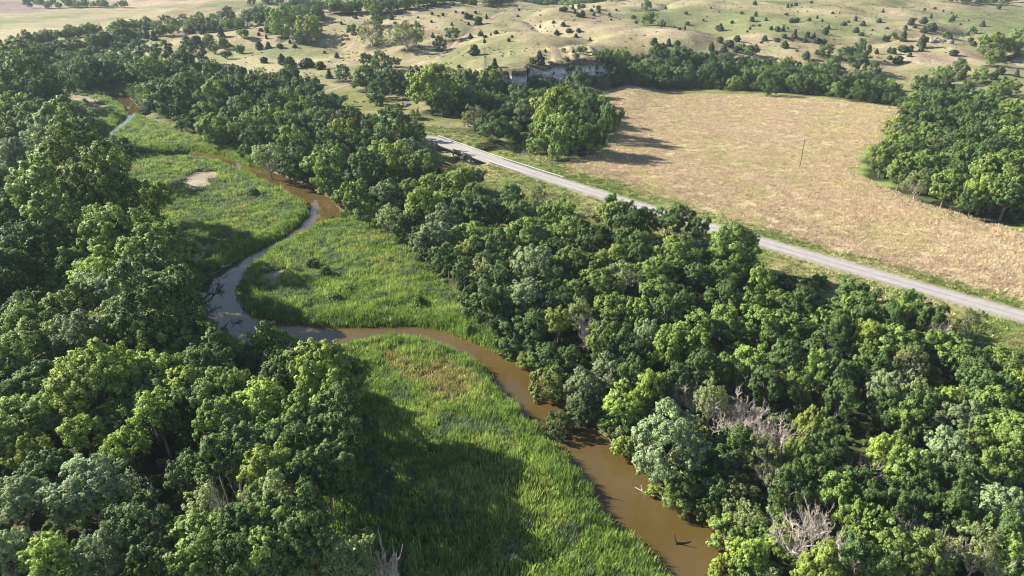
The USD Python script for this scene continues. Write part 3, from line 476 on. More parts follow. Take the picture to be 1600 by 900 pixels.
def make_tree(seed, lobes=26, leaf=.18, per=48, sub=14, flat=1.0, open_=0.0, spread=1.0, cz=6.8, low=1.45):
    """A tree about 10 m wide and 11.4 m high: crown of leaf sprays gathered in clumps on limbs; trunk with limbs."""
    rg = np.random.default_rng(seed); R = 5.0; lift = cz - 6.8
    k = np.arange(lobes) + .5; ph = np.pi * (1 + 5 ** .5) * k + rg.uniform(0, 6); z = 1 - low * k / lobes
    d = np.stack([np.cos(ph) * np.sqrt(1 - z ** 2), np.sin(ph) * np.sqrt(1 - z ** 2), z], -1) + rg.normal(size=(lobes, 3)) * .22
    d = unit(d); lr = R * rg.uniform(.17, .38, lobes)
    stretch = 1 + .16 * np.sin(np.arctan2(d[:, 1], d[:, 0]) * rg.integers(2, 4) + rg.uniform(0, 6))
    lc = d * (R - lr * .75)[:, None] * (rg.uniform(.68, 1.16, lobes) * stretch)[:, None] * [spread, spread, .92 * flat] + [0, 0, cz]
    cs, ns, sn_ = [], [], []
    for i in range(lobes):
        m = sub; q = unit(rg.normal(size=(m, 3)) + d[i] * .75 + [0, 0, .35])
        rad = lr[i] * rg.uniform(.4, 1.2, m); c = lc[i] + q * rad[:, None] * [1.1, 1.1, .85]
        for j in range(m):
            if rg.random() < open_: continue
            rs = lr[i] * rg.uniform(.24, .46); o = unit(rg.normal(size=(per, 3)) + q[j] * .45 + [0, 0, .25])
            cs.append(c[j] + o * (rs * rg.uniform(.55, 1.08, per))[:, None]); ns.append(unit(o * .75 + rg.normal(size=(per, 3)) * .5 + [0, 0, .25])); sn_.append(unit(o * .8 + q[j] * .5 + d[i] * .35 + [0, 0, .1]))
    crown = leaf_cards(np.vstack(cs), np.vstack(ns), leaf, rg)
    crown = (*crown, np.repeat(unit(np.vstack(sn_) + np.vstack(ns) * .6), 4, 0))      # leaves of a spray shade together
    fork = np.array([rg.normal() * .2, rg.normal() * .2, 2.6 + lift * .8])
    ms = [tube([[0, 0, -.8], [fork[0] * .4, fork[1] * .4, 1.0], fork], [.36, .27, .21], 7)]
    for g in range(5):
        a = 2 * np.pi * g / 5 + rg.uniform(-.4, .4); hub = np.array([np.cos(a) * 1.7, np.sin(a) * 1.7, 5.2 + lift + rg.uniform(-.6, .8)]) + fork * [1, 1, 0]
        ms.append(tube(bend(fork, hub, rg), [.17, .13, .10, .085], 5))
        near = np.argsort(np.linalg.norm(lc - hub, axis=1))[:5]
        for i in near: ms.append(tube(bend(hub, lc[i] + d[i] * lr[i] * .5, rg), [.08, .06, .04, .018], 4))
    return crown, join(ms)
def make_bare(seed, dense=1.0, twig=1.0):
    """A leafless grey tree: trunk, forking branches, fine twigs."""
    rg = np.random.default_rng(seed); trunk, br, tw = [], [], []
    fork = np.array([rg.normal() * .3, rg.normal() * .3, 2.4]); trunk.append(tube([[0, 0, -.6], fork * .5, fork], [.30, .22, .17], 6))
    nb = int(6 * dense) + 1
    for g in range(nb):
        a = 2 * np.pi * g / nb + rg.uniform(-.4, .4); L = rg.uniform(3.0, 5.2); up = rg.uniform(.5, 1.5)
        e = fork + unit(np.array([np.cos(a), np.sin(a), up])) * L; p = bend(fork - [0, 0, rg.uniform(0, .8)], e, rg, .06, 5); br.append(tube(p, [.17, .14, .11, .075, .035], 5))
        for h in range(int(7 * dense)):
            s = rg.uniform(.3, 1.0); b0 = p[0] * (1 - s) + p[-1] * s; b0 = p[min(4, int(s * 4))] if rg.random() < .5 else b0
            e2 = b0 + unit(unit(e - fork) * .8 + rg.normal(size=3) * .7 + [0, 0, .45]) * rg.uniform(1.0, 2.4); p2 = bend(b0, e2, rg, .07, 4); br.append(tube(p2, [.065, .055, .042, .02], 4))
            for _ in range(int(9 * twig)):
                s2 = rg.uniform(.25, 1); c0 = p2[0] * (1 - s2) + p2[-1] * s2
                e3 = c0 + unit(unit(e2 - b0) + rg.normal(size=3) * .7 + [0, 0, .3]) * rg.uniform(.4, 1.2); tw.append(tube([c0, (c0 + e3) / 2 + rg.normal(size=3) * .05, e3], [.028, .022, .010], 3))
    return join(trunk), join(br), join(tw)
def make_cedar(seed, n=1500):
    """A juniper about 2 m wide and 2.6 m high: dense upswept sprays, pointed top."""
    rg = np.random.default_rng(seed); t = rg.beta(1.15, 1.2, n); a = rg.uniform(0, 2 * np.pi, n)
    prof = np.sqrt(np.clip(1 - ((t - (.30, .42, .36, .25, .4)[seed % 5]) / (.74, .64, .66, .78, .62)[seed % 5]) ** 2, 0, 1)) * (1, .9, 1.05, .8, 1.1)[seed % 5]; prof = np.where(seed % 5 in (0, 3), (1 - t) ** .7 * (.6 + .4 * np.minimum(1, t / .12)) * 1.05, prof); lump = 1 + .22 * np.sin(a * 2 + t * 7 + seed * 2) + .14 * np.sin(a * 5 - t * 13 + seed)
    r = prof * lump * rg.uniform(.62, 1.05, n); c = np.stack([np.cos(a) * r, np.sin(a) * r, .05 + t * (1.8, 1.6, 2.1, 2.5, 1.5)[seed % 5]], -1)
    nn = unit(np.stack([np.cos(a), np.sin(a), .5 + 0 * a], -1) + rg.normal(size=(n, 3)) * .5)
    return leaf_cards(c, nn, .15, rg), tube([[0, 0, -.3], [0, 0, 1.0], [0, 0, 2.0]], [.09, .06, .02], 5)
def make_bush(seed, clumps=16, per=40, leaf=.13):
    """A bush about 2 m wide and 1.6 m high."""
    rg = np.random.default_rng(seed); q = unit(rg.normal(size=(clumps, 3)) + [0, 0, .5]); q[:, 2] = np.abs(q[:, 2])
    c = q * rg.uniform(.45, .85, clumps)[:, None] * [1, 1, 1.05] + [0, 0, .35]; cs, ns = [], []
    for j in range(clumps):
        o = unit(rg.normal(size=(per, 3)) + q[j] * .5); cs.append(c[j] + o * .3 * rg.uniform(.5, 1.1, per)[:, None]); ns.append(unit(o + rg.normal(size=(per, 3)) * .5))
    stems = [tube([[0, 0, -.2], c[j] * .5, c[j]], [.05, .035, .015], 4) for j in range(0, clumps, 2)]
    return leaf_cards(np.vstack(cs), np.vstack(ns), leaf, rg), join(stems)

kinds = stage.CreateClassPrim("/World/plant_kinds")
def kind_of(name, parts_):
    x = UsdGeom.Xform.Define(stage, f"/World/plant_kinds/{name}")
    for pn, m, mat in parts_: prim_mesh(f"/World/plant_kinds/{name}/{pn}", m, mat)
    return x.GetPath()
PROTO = {}
CZ = {"tall": 13.5, "near": 9.6, "mid": 7.2, "far": 5.2}                         # height of the crown's middle: tall woods, ordinary trees, trees leafy to the ground
for key, nm, args in (("c", "green", dict()), ("y", "yellow", dict(leaf=.175, lobes=28)), ("d", "dark", dict(lobes=24)), ("s", "silver", dict(leaf=.16, per=56)), ("w", "sparse", dict(leaf=.17, per=32, open_=.35))):
    for zone in CZ:
        PROTO[key, zone] = []
        for v in range((3 if key in "cd" else 2) if zone == "near" else 1 if zone == "tall" and key in "ws" else 2):
            cr, tk = make_tree(100 * ord(key) + v + 17 * len(zone), flat=(1.0, .85, 1.1)[v], spread=(1, 1.08, .92)[v], cz=CZ[zone], low=1.75 if zone == "far" else 1.5, **args)
            pr = [("trunk", tk, dead_m if key == "w" else bark_m), ("crown", cr, LEAF[key])]
            if key == "w":
                b_ = make_bare(900 + v, .8, .5); pr.append(("dead_branches", (b_[1][0] * [.95, .95, 1.15] + [0, 0, CZ[zone] - 6.6], b_[1][1]), dead_m))
            PROTO[key, zone].append(kind_of(f"{nm}_{zone}_tree_kind_{v}", pr))
PROTO["b"] = []
for v in range(4):
    tk, br, tw = make_bare(40 + v, (1, 1.3, .8, 1.5)[v], (.6, .8, .25, .9)[v])
    PROTO["b"].append(kind_of(f"bare_tree_kind_{v}", [("trunk", tk, dead_m), ("branches", br, dead_m), ("twigs", tw, dead_m)]))
PROTO["k"] = [kind_of(f"cedar_kind_{v}", [("trunk", make_cedar(v)[1], bark_m), ("crown", make_cedar(v)[0], LEAF["k"])]) for v in range(5)]
BUSH = {}
for key, nm in (("c", "h"), ("d", "d"), ("s", "s"), ("w", "w")):
    BUSH[key] = []
    for v in range(2):
        cr, st = make_bush(ord(key) + 7 * v); BUSH[key].append(kind_of(f"bush_{nm}_kind_{v}", [("stems", st, dead_m if key == "w" else bark_m), ("foliage", cr, LEAF[nm])]))
BUSH["k"] = PROTO["k"]

# ------------------------------------------------------------------ words for labels
ONES = "zero one two three four five six seven eight nine ten eleven twelve thirteen fourteen fifteen sixteen seventeen eighteen nineteen".split()
TENS = "x x twenty thirty forty fifty sixty seventy eighty ninety".split()
def word(k):
    k = int(np.clip(k, 0, 99)); return ONES[k] if k < 20 else TENS[k // 10] + ("-" + ONES[k % 10] if k % 10 else "")
SEEN = set()
def where(px, py, start):
    a, b = int(round(px / 16)), int(round(py / 9))
    for da, db in ((0, 0), (0, 1), (1, 0), (0, -1), (-1, 0), (1, 1), (-1, -1), (2, 0), (0, 2), (-2, 0), (0, -2), (2, 1), (1, 2), (-2, -1), (3, 0), (0, 3), (-3, 0), (0, -3)):
        t = f"{start}, {word(max(a + da, 0))} percent across and {word(max(b + db, 0))} down"
        if t not in SEEN: break
    SEEN.add(t); return t
def region(p, px, py):
    q = shapely.Point(p[0], p[1])
    for k, t in (("left", "in woods by the shaded reed bank"), ("road", "in woods between creek and road"), ("creek", "in woods along the winding creek"), ("bridge", "in the grove behind the bridge"), ("belt", "in the belt below the hills"), ("corner", "in woods beyond the hay field"), ("upper", "in woods upstream of the sandbar")):
        if WOODS[k].buffer(6).contains(q): return t
    return "on the valley pasture" if py > 110 else "below the pale hills"

NAMES = {"c": ("leafy_tree", "mid green tree"), "y": ("yellow_green_tree", "yellow-green tree"), "d": ("dark_leafy_tree", "dark green tree"), "s": ("silver_leaf_tree", "silvery leaved tree"), "w": ("half_bare_tree", "half bare tree"), "b": ("dead_tree", "bare grey tree")}
GROUPS = {"c": "green trees of the creek woods", "y": "yellow-green trees of the creek woods", "d": "dark trees of the creek woods", "s": "silvery trees of the creek woods", "w": "half bare trees of the creek woods", "b": "dead trees of the creek woods"}
rg = np.random.default_rng(5)
for i, (px, py, w, k) in enumerate(TREES):
    p, r = tp[i], tr[i]; s = r / 5.0; nm, tone = NAMES[k]
    sz = s * STRETCH[i] * max(1.0, HMIN[i] / (UP[i] * STRETCH[i] * r))
    pk = PROTO["b"] if k == "b" else PROTO[k, ZONE[i]]
    thing(nm, where(px, py, f"{tone} {region(p, px, py)}"), "tree", (p[0], p[1], p[2] - .1), rg.uniform(0, 6.28), (s, s, sz), GROUPS[k], pk[i % len(pk)], tilt=(rg.normal() * 3, rg.normal() * 3))
for i, (px, py, w, k) in enumerate(SHRUBS):
    p, r = sp_[i], sr[i]
    nm, tone = ("cedar_tree", "dark cedar") if k == "k" else ("bush", {"c": "green bush", "d": "dark bush", "s": "grey bush", "w": "pale thin bush"}[k])
    place_ = "among the creek reeds" if py > 290 and px < 780 else "beside the paved road" if py > 250 else "on the cliff edge" if 820 < px < 970 and 70 < py < 106 else "on the pale pasture"
    thing(nm, where(px, py, f"{tone} standing {place_}"), "cedar" if k == "k" else "bush", (p[0], p[1], p[2] - .05), rg.uniform(0, 6.28), (r, r, r * rg.uniform(.95, 1.25)), "free standing bushes", BUSH[k][i % 2])
for i, (px, py, w, k) in enumerate(CEDARS):
    p, r = kp[i], kr[i]
    size = "small dark cedar" if w < 8 else "dark cone-shaped cedar" if w > 13 else "dark cedar"
    land = "in the gully" if 1380 < px and py > 90 else "by the dirt track" if abs(px - 735) < 40 and py < 70 else "on the pale hill pasture"
    thing("cedar_tree", where(px, py, f"{size} {land}"), "cedar", (p[0], p[1], p[2] - .05), rg.uniform(0, 6.28), (r, r, r * rg.uniform(.85, 1.15)), "cedars dotting the hill pastures", PROTO["k"][i * 7 % 5])

# ------------------------------------------------------------------ what nobody could count
def instancer(name, label, protos, pos, which, rz, sc, tilt=None):
    """protos: paths of plant kinds, or (mesh, material) pairs."""
    pi = UsdGeom.PointInstancer.Define(stage, "/World/" + name); paths = []
    for j, pr in enumerate(protos):
        pp = f"/World/{name}/kind_{j}"
        if isinstance(pr, tuple): prim_mesh(pp, pr[0], pr[1])
        else: UsdGeom.Xform.Define(stage, pp).GetPrim().GetReferences().AddInternalReference(pr)
        paths.append(Sdf.Path(pp))
    pi.CreatePrototypesRel().SetTargets(paths)
    pi.CreatePositionsAttr(Vt.Vec3fArray.FromNumpy(np.asarray(pos, np.float32)))
    pi.CreateProtoIndicesAttr(Vt.IntArray.FromNumpy(np.asarray(which, np.int32)))
    sc = np.asarray(sc, np.float32); sc = np.repeat(sc[:, None], 3, 1) if sc.ndim == 1 else sc
    pi.CreateScalesAttr(Vt.Vec3fArray.FromNumpy(sc))
    h = np.asarray(rz) / 2; pi.CreateOrientationsAttr(Vt.QuathArray([Gf.Quath(float(c), 0.0, 0.0, float(s)) for c, s in zip(np.cos(h), np.sin(h))]))
    setdata(pi.GetPrim(), label, None, None, "stuff"); return pi
def seen(xy_, z=0.0, m=60, top=-40):
    px, py, dep = project(np.c_[xy_, gz(xy_[:, 0], xy_[:, 1]) + z]); return (px > -m) & (px < 1600 + m) & (py > top) & (py < 900 + 1.5 * m) & (dep > 20)

# trees that fill the woods between the traced ones
rg = np.random.default_rng(8)
fi = infill[seen(infill, 5, 320)]; fz = gz(fi[:, 0], fi[:, 1]); keys = ["c", "d", "y", "w", "s"]
pl_ = [p for k in keys for p in PROTO[k, "mid"][:2]]; pf_ = [p for k in keys for p in PROTO[k, "far"][:2]]; pn_ = [p for k in keys for p in PROTO[k, "near"][:2]]
wk = rg.choice(10, len(fi), p=[.16, .16, .25, .25, .03, .03, .03, .03, .03, .03])
instancer("woodland", "green trees filling the creek woods between the larger crowns", pl_ + pf_ + pn_, np.c_[fi, fz - .2], np.where(np.hypot(fi[:, 0], fi[:, 1]) > 290, wk + 10, np.where(shapely.contains(WOODS["left"], shapely.points(fi)), wk + 20, wk)), rg.uniform(0, 6.28, len(fi)), rg.uniform(.4, .95, len(fi)))
ft = far_tree; wk = rg.choice(10, len(ft), p=[.25, .25, .15, .15, .05, .05, .02, .02, .03, .03])
instancer("far_woodland", "line of trees along the far valley below the horizon", pf_, np.c_[ft, gz(ft[:, 0], ft[:, 1]) - .2], wk, rg.uniform(0, 6.28, len(ft)), rg.uniform(.75, 1.35, len(ft)))
# undergrowth below the trees and along the banks
ug = np.vstack([scatter(w, 2.8, rg) for w in WOODS.values()]); ug = ug[seen(ug, 1, 60)]
bank = scatter(RIVER.buffer(5).difference(RIVER.buffer(.6)), 1.7, rg); bank = bank[~shapely.contains(REED.buffer(1), shapely.points(bank))]
ug = np.vstack([ug, bank]); ug = ug[~shapely.contains(shapely.union_all([RIVER, CREEK, ROADL.buffer(8), FIELD, REED.buffer(-1)] + SANDS), shapely.points(ug))]
_q = project(np.c_[ug, gz(ug[:, 0], ug[:, 1]) + 1.6]); ug = ug[~shapely.contains(Polygon(river_a + river_b[::-1]).buffer(0).union(Polygon(POOL_PX)).union(Polygon([(700,234),(770,258),(765,268),(700,252)])), shapely.points(np.c_[_q[0], _q[1]]))]
bush_p = [BUSH["c"][0], BUSH["c"][1], BUSH["d"][0], BUSH["d"][1], BUSH["w"][0]]
instancer("undergrowth", "low bushes and weeds under the trees and along the banks", bush_p, np.c_[ug, gz(ug[:, 0], ug[:, 1])], rg.choice(5, len(ug), p=[.25, .25, .2, .2, .1]), rg.uniform(0, 6.28, len(ug)), rg.uniform(.7, 1.9, len(ug)))

# reeds
def tuft(seed, n, h, spread, wd, lean=.35):
    rg = np.random.default_rng(seed); vs, fs = [], []
    for i in range(n):
        a = rg.uniform(0, 6.28); b = np.array([rg.normal() * spread, rg.normal() * spread, -.05]); d = np.array([math.cos(a), math.sin(a), 0]); s = np.array([-d[1], d[0], 0]); hh = h * rg.uniform(.65, 1.15); l = lean * rg.uniform(.2, 1.3) * hh; w = wd * rg.uniform(.7, 1.3)
        p1 = b + d * l * .35 + [0, 0, hh * .62]; p2 = b + d * l + [0, 0, hh]
        o = len(vs); vs += [b - s * w * .6, b + s * w * .6, p1 + s * w, p1 - s * w, p2]; fs += [[o, o + 1, o + 2], [o, o + 2, o + 3], [o + 3, o + 2, o + 4]]
    return np.array(vs), np.array(fs)
REEDM = [leaf_mat(f"reed_{n}_look", c, .3, .35) for n, c in (("green", (.20, .305, .058)), ("lime", (.30, .38, .085)), ("dull", (.165, .225, .095)), ("straw", (.35, .32, .12)))]
rp = [(tuft(200 + 3 * j + v, 22, 1.5 if j < 3 else 1.1, .42, .06), REEDM[j]) for j in range(4) for v in range(2)]
rx = scatter(REED, .62, rg); rx = rx[seen(rx, 1, 60)]
far_r = np.hypot(rx[:, 0], rx[:, 1]) > 230; rx = rx[~far_r | (rg.random(len(rx)) < .5)]
pn = np.c_[rx, np.zeros(len(rx))]; na = meshkit.fbm(pn / 9, 3, 61); nb_ = meshkit.fbm(pn / 5, 3, 62); dr_ = shapely.distance(RIVER, shapely.points(rx))
j = np.where(dr_ < 5, 0, np.where(na > .55, 1, np.where(nb_ < .42, 2, 0))); dry = shapely.contains(poly([(590,545),(680,548),(750,590),(770,625),(700,640),(640,615)], 1.2), shapely.points(rx)); up_ = rx[:, 1] > 165; mott = rg.random(len(rx)); j = np.where(up_ & (dr_ > 4) & (na > .46) & (mott < .55), np.where(nb_ > .55, 3, 2), j); j = np.where(dry & (nb_ > .54), 3, np.where(dry, 1, j)); flip = rg.random(len(rx)); j = np.where(flip < .12, rg.integers(0, 3, len(rx)), j)
RIVPX = Polygon(river_a + river_b[::-1]).buffer(0)
px_, py_, _ = project(np.c_[rx, gz(rx[:, 0], rx[:, 1]) + 1.0]); sand_ = shapely.distance(shapely.union_all(SANDS).boundary, shapely.points(rx)) * np.where(shapely.contains(shapely.union_all(SANDS), shapely.points(rx)), 1, -1)
keep = ~((nb_ > .66) & (dr_ > 6) & (rg.random(len(rx)) < .5)) & ~shapely.contains(RIVPX, shapely.points(np.c_[px_, py_])) & (sand_ + (nb_ - .5) * 8 < -.6); rx, j, dr_, nb_ = rx[keep], j[keep], dr_[keep], nb_[keep]
hs = np.where(dr_ < 4, 1.1, .85) * rg.uniform(.6, 1.25, len(rx)) * (.6 + .8 * na[keep]) * (.45 + 1.1 * meshkit.fbm(np.c_[rx / 2.6, np.zeros(len(rx))], 2, 64)); wid = np.where(np.hypot(rx[:, 0], rx[:, 1]) > 230, 1.5, 1.0)
instancer("reeds", "tall bright green reeds covering the creek banks", rp, np.c_[rx, gz(rx[:, 0], rx[:, 1])], j * 2 + rg.integers(0, 2, len(rx)), rg.uniform(0, 6.28, len(rx)), np.c_[wid, wid, hs])
# dry grass of the hay field, and the grass of the verges
GRM = [leaf_mat(f"grass_{n}_look", c, .25, .25) for n, c in (("tan", (.50, .405, .255)), ("pink", (.51, .40, .275)), ("gold", (.45, .405, .20)), ("brown", (.40, .31, .22)), ("green", (.135, .185, .042)))]
gp = [(tuft(300 + 2 * q + v, 18, .52, .36, .05, .6), GRM[q]) for q in range(5) for v in range(2)]
def grass(pg, step, h, name, label, pick):
    x = scatter(pg, step, rg); x = x[seen(x, 0, 30)]; q = np.c_[x, np.zeros(len(x))]
    n1, n2 = meshkit.fbm(q / 12, 3, 71), meshkit.fbm(q / 3.2, 2, 72); k = n2 > .30; x, n1, n2 = x[k], n1[k], n2[k]
    instancer(name, label, gp, np.c_[x, gz(x[:, 0], x[:, 1])], pick(x, n1, n2) * 2 + rg.integers(0, 2, len(x)), rg.uniform(0, 6.28, len(x)), np.c_[np.full(len(x), 1.25), np.full(len(x), 1.25), h * rg.uniform(.6, 1.3, len(x)) * (.4 + 1.2 * n2)])
def pick_field(x, n1, n2):
    d = shapely.distance(ROADL, shapely.points(x)); t = rg.random(len(x)); out = np.where(t < .5, 0, 1)
    out = np.where(n1 > .56, np.where(t < .6, 2, out), out); return np.where((t > .93) | ((d < 26) & (n1 < .52) & (t > .5)), 3, out)
_c = poly([(1352,225),(1380,225),(1376,262),(1450,296),(1620,344),(1620,368),(1500,334),(1430,312),(1338,272)], 3.5)
grass(FIELD.difference(_c), .92, 1.0, "hay_grass", "tan dry grass standing in the hay field", pick_field)
vg = ROADL.buffer(26).difference(shapely.union_all([ROADL.buffer(4.6), FIELD, CREEK.buffer(2)]))
x_ = WOODS["road"].buffer(-5); vg = vg.difference(x_)
grass(vg, 1.0, .8, "verge_grass", "green and straw grass on the road verges", lambda x, n1, n2: np.where(rg.random(len(x)) < .25 + (n1 > .54) * .4, 2, 4))

# ------------------------------------------------------------------ road and bridge
def frames(line):
    d = unit(np.gradient(line, axis=0)); return d, np.stack([-d[:, 1], d[:, 0]], -1)      # along, to the far side
def strip(line, offs, zs, step=None):
    """A sheet swept along the line: offs sideways, zs heights."""
    d, n = frames(line); V = np.concatenate([np.c_[line + n * o, np.zeros(len(line)) + z] for o, z in zip(offs, zs)]).reshape(len(offs), len(line), 3)
    a = np.arange((len(offs) - 1) * len(line)).reshape(len(offs) - 1, len(line))[:, :-1].ravel()
    return V.reshape(-1, 3), np.stack([a + len(line), a, a + 1, a + 1 + len(line)], 1)
def resample(line, step):
    L = LineString(line); return np.array([L.interpolate(s).coords[0] for s in np.arange(0, L.length, step)])
RL = resample(ROADC, 2.0)
offs = np.array([-3.0, -2.75, -2.45, -1.9, -1.3, -.7, -.16, -.1, .1, .16, .7, 1.3, 1.9, 2.45, 2.75, 3.0])
shade = .76 * np.array([.30, .36, .33, .37, .39, .36, .34, .27, .27, .34, .36, .39, .37, .33, .37, .32])
V, Fq = strip(RL, offs, ROAD_Z + .03 - .02 * (np.abs(offs) / 2.75) ** 2)
Vn = V.copy(); rm = top_mesh("road", (V, Fq), road_m, "pale grey two lane paved road crossing the valley", kind="structure")
cc = np.repeat(shade, len(RL))[:, None] * C(1.0, .94, .91) * (.95 + .1 * meshkit.noise(V * [.08, .08, 0] + 3))[:, None]
UsdGeom.PrimvarsAPI(rm).CreatePrimvar("cover", Sdf.ValueTypeNames.Color3fArray, "vertex").Set(Vt.Vec3fArray.FromNumpy(cc.astype(np.float32)))
def box_between(p, q, wd, z0, z1):
    """A bevelled bar from p to q on plan, wd wide, from z0 to z1."""
    p, q = np.array(p, float), np.array(q, float); L = np.linalg.norm(q - p); a = math.atan2(q[1] - p[1], q[0] - p[0]); b = min(.04, (z1 - z0) * .2, wd * .2)
    sec = Polygon([(-wd/2+b, z0), (wd/2-b, z0), (wd/2, z0+b), (wd/2, z1-b), (wd/2-b, z1), (-wd/2+b, z1), (-wd/2, z1-b), (-wd/2, z0+b)])
    m = trimesh.creation.extrude_polygon(sec, L, engine="earcut")
    m.apply_transform(np.array([[0, 0, 1, 0], [-1, 0, 0, 0], [0, 1, 0, 0], [0, 0, 0, 1.0]]))
    m.apply_transform(trimesh.transformations.rotation_matrix(a, [0, 0, 1])); m.apply_translation([p[0], p[1], 0]); return m
bl = resample(BR, 3.0); bd, bn = frames(bl); B0, B1 = bl[0], bl[-1]; bdir = unit(B1 - B0); bnor = np.array([-bdir[1], bdir[0]])
bridge = thing("road_bridge", "concrete road bridge over the side creek, dark underneath", "bridge")
part(bridge, "deck", box_between(B0 - bdir * 1.5, B1 + bdir * 1.5, 7.0, ROAD_Z - .55, ROAD_Z - .02), concrete_m)
for o in (-2.9, -1.0, 1.0, 2.9): part(bridge, "girder", box_between(B0 + bnor * o, B1 + bnor * o, .45, ROAD_Z - .95, ROAD_Z - .553), concrete_m)
for o, w in ((-3.3, .3), (3.3, .3)): part(bridge, "kerb", box_between(B0 - bdir * 1.5 + bnor * o, B1 + bdir * 1.5 + bnor * o, w, ROAD_Z - .6, ROAD_Z + .28), concrete_m)
for e, s in ((B0, -1), (B1, 1)): part(bridge, "abutment", box_between(e + bdir * s * .4 - bnor * 5, e + bdir * s * .4 + bnor * 5, 1.0, -.4, ROAD_Z - .556), concrete_m)
for f in (.33, .67):
    c = B0 * (1 - f) + B1 * f; pier = part(bridge, "pier", box_between(c - bnor * 3.6, c + bnor * 3.6, .8, ROAD_Z - 1.5, ROAD_Z - .953), concrete_m)
    for o in (-3.0, 0, 3.0):
        cl = trimesh.creation.cylinder(.38, ROAD_Z - 1.5 + 1.5, sections=12); cl.apply_translation([*(c + bnor * o), (ROAD_Z - 1.5 - 1.5) / 2 - .002])
        part(pier, "column", cl, concrete_m)
def along_px(a, b):
    px = project(np.c_[RL, np.full(len(RL), ROAD_Z)])[0]; return RL[(px > a) & (px < b)]
def rail(seg, off, name, label, h=.72):
    g = thing(name, label, "guardrail"); ln = resample(seg, 1.0); d, n = frames(ln)
    prof = [(-.03, h - .3), (.05, h - .23), (-.01, h - .17), (.05, h - .09), (-.03, h), (-.09, h - .17)]
    V = np.concatenate([np.c_[ln + n * (off - o * np.sign(off)), np.full(len(ln), ROAD_Z + z)] for o, z in prof]); m, k = len(ln), len(prof); f = []
    for i in range(k):
        for q in range(m - 1): a, b = i * m + q, ((i + 1) % k) * m + q; f += [[a, b, b + 1], [a, b + 1, a + 1]]
    f += [[i * m, ((i + 1) % k) * m, 0] for i in range(1, k - 1)]
    part(g, "rail", (V, np.array(f)), steel_m)
    for q in range(0, m, 2):
        p = ln[q] + n[q] * (off + .14 * np.sign(off)); b = box_between(p - d[q] * .07, p + d[q] * .07, .15, ROAD_Z - .35, ROAD_Z + h - .03); part(g, "post", b, steel_m)
rail(along_px(668, 872), 3.75, "guardrail", "long pale guardrail on the far edge of the bridge road")
rail(along_px(772, 826), -3.75, "guardrail", "short weedy guardrail at the near end of the bridge")
for i, t in enumerate(TRACK_PX):
    a = np.array(t, float); ln = resample(ground_at(a[:, 0], a[:, 1])[:, :2], 2.5)
    k_ = np.ones(5) / 5; pad = np.vstack([ln[:1]] * 2 + [ln] + [ln[-1:]] * 2); ln = np.stack([np.convolve(pad[:, c], k_, "valid") for c in (0, 1)], -1)
    d, n = frames(ln); o = np.array([-2.0, -1.4, -.6, 0, .6, 1.4, 2.0]); V = []
    for q, dz in zip(o, (-.05, .1, .16, .2, .16, .1, -.05)): V.append(np.c_[ln + n * q, gz(*(ln + n * q).T) + dz])
    V = np.concatenate(V); m = len(ln); a = np.arange((len(o) - 1) * m).reshape(-1, m)[:, :-1].ravel()
    top_mesh("dirt_track", (V, np.stack([a, a + 1, a + 1 + m, a + m], 1)[:, ::-1]), dirt_m, ("rutted dirt track climbing straight over the pale hill", "short dirt track across the small pasture by the woods")[i], kind="structure", smooth=True)

# ------------------------------------------------------------------ limestone cliff
L = LineString(CLIFF); us = np.arange(0, L.length, .7); nz_ = 26
base = np.array([L.interpolate(u).coords[0] for u in us]); pxu = project(np.c_[base, np.full(len(base), 8.0)])[0]
tops = gz(base[:, 0], base[:, 1] + 4.6) - .1; V = []
for r_ in range(nz_):
    t = r_ / (nz_ - 1); z = 2.4 + (tops - 2.4) * t
    p = np.c_[base, z]; ledge = (meshkit.noise(np.c_[np.zeros(len(us)), np.zeros(len(us)), z * .75], 4) - .5) * 1.8
    out = 3.6 + ledge + (meshkit.fbm(p / 5, 4, 8) - .5) * 3.0 + (meshkit.fbm(p / 1.3, 2, 12) - .5) * .7 + 1.2 * (1 - t)
    cave = smooth01((pxu - 820) / 5) * smooth01((850 - pxu) / 7) * smooth01((13.5 - z) / 2.0); out = out * (1 - cave) + .75 * cave
    butt = smooth01((pxu - 795) / 4) * smooth01((823 - pxu) / 3); out = out + butt * 2.2 * (1 - .4 * t)
    out = np.where(t > .86, out * .9 - (t - .86) * 3, out)
    V.append(np.c_[base[:, 0], base[:, 1] - np.maximum(out, .7), z])
V.append(np.c_[base[:, 0], base[:, 1] + 4.5, tops + .12])
V = np.concatenate(V); m = len(us); a = np.arange(nz_ * m).reshape(nz_, m)[:, :-1].ravel()
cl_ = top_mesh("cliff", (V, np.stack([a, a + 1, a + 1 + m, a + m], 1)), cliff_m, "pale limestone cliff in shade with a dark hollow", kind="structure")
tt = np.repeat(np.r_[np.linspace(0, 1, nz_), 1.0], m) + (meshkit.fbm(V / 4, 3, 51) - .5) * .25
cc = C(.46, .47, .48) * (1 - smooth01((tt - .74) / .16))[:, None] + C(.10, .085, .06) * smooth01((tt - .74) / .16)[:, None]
UsdGeom.PrimvarsAPI(cl_).CreatePrimvar("cover", Sdf.ValueTypeNames.Color3fArray, "vertex").Set(Vt.Vec3fArray.FromNumpy(cc.astype(np.float32)))

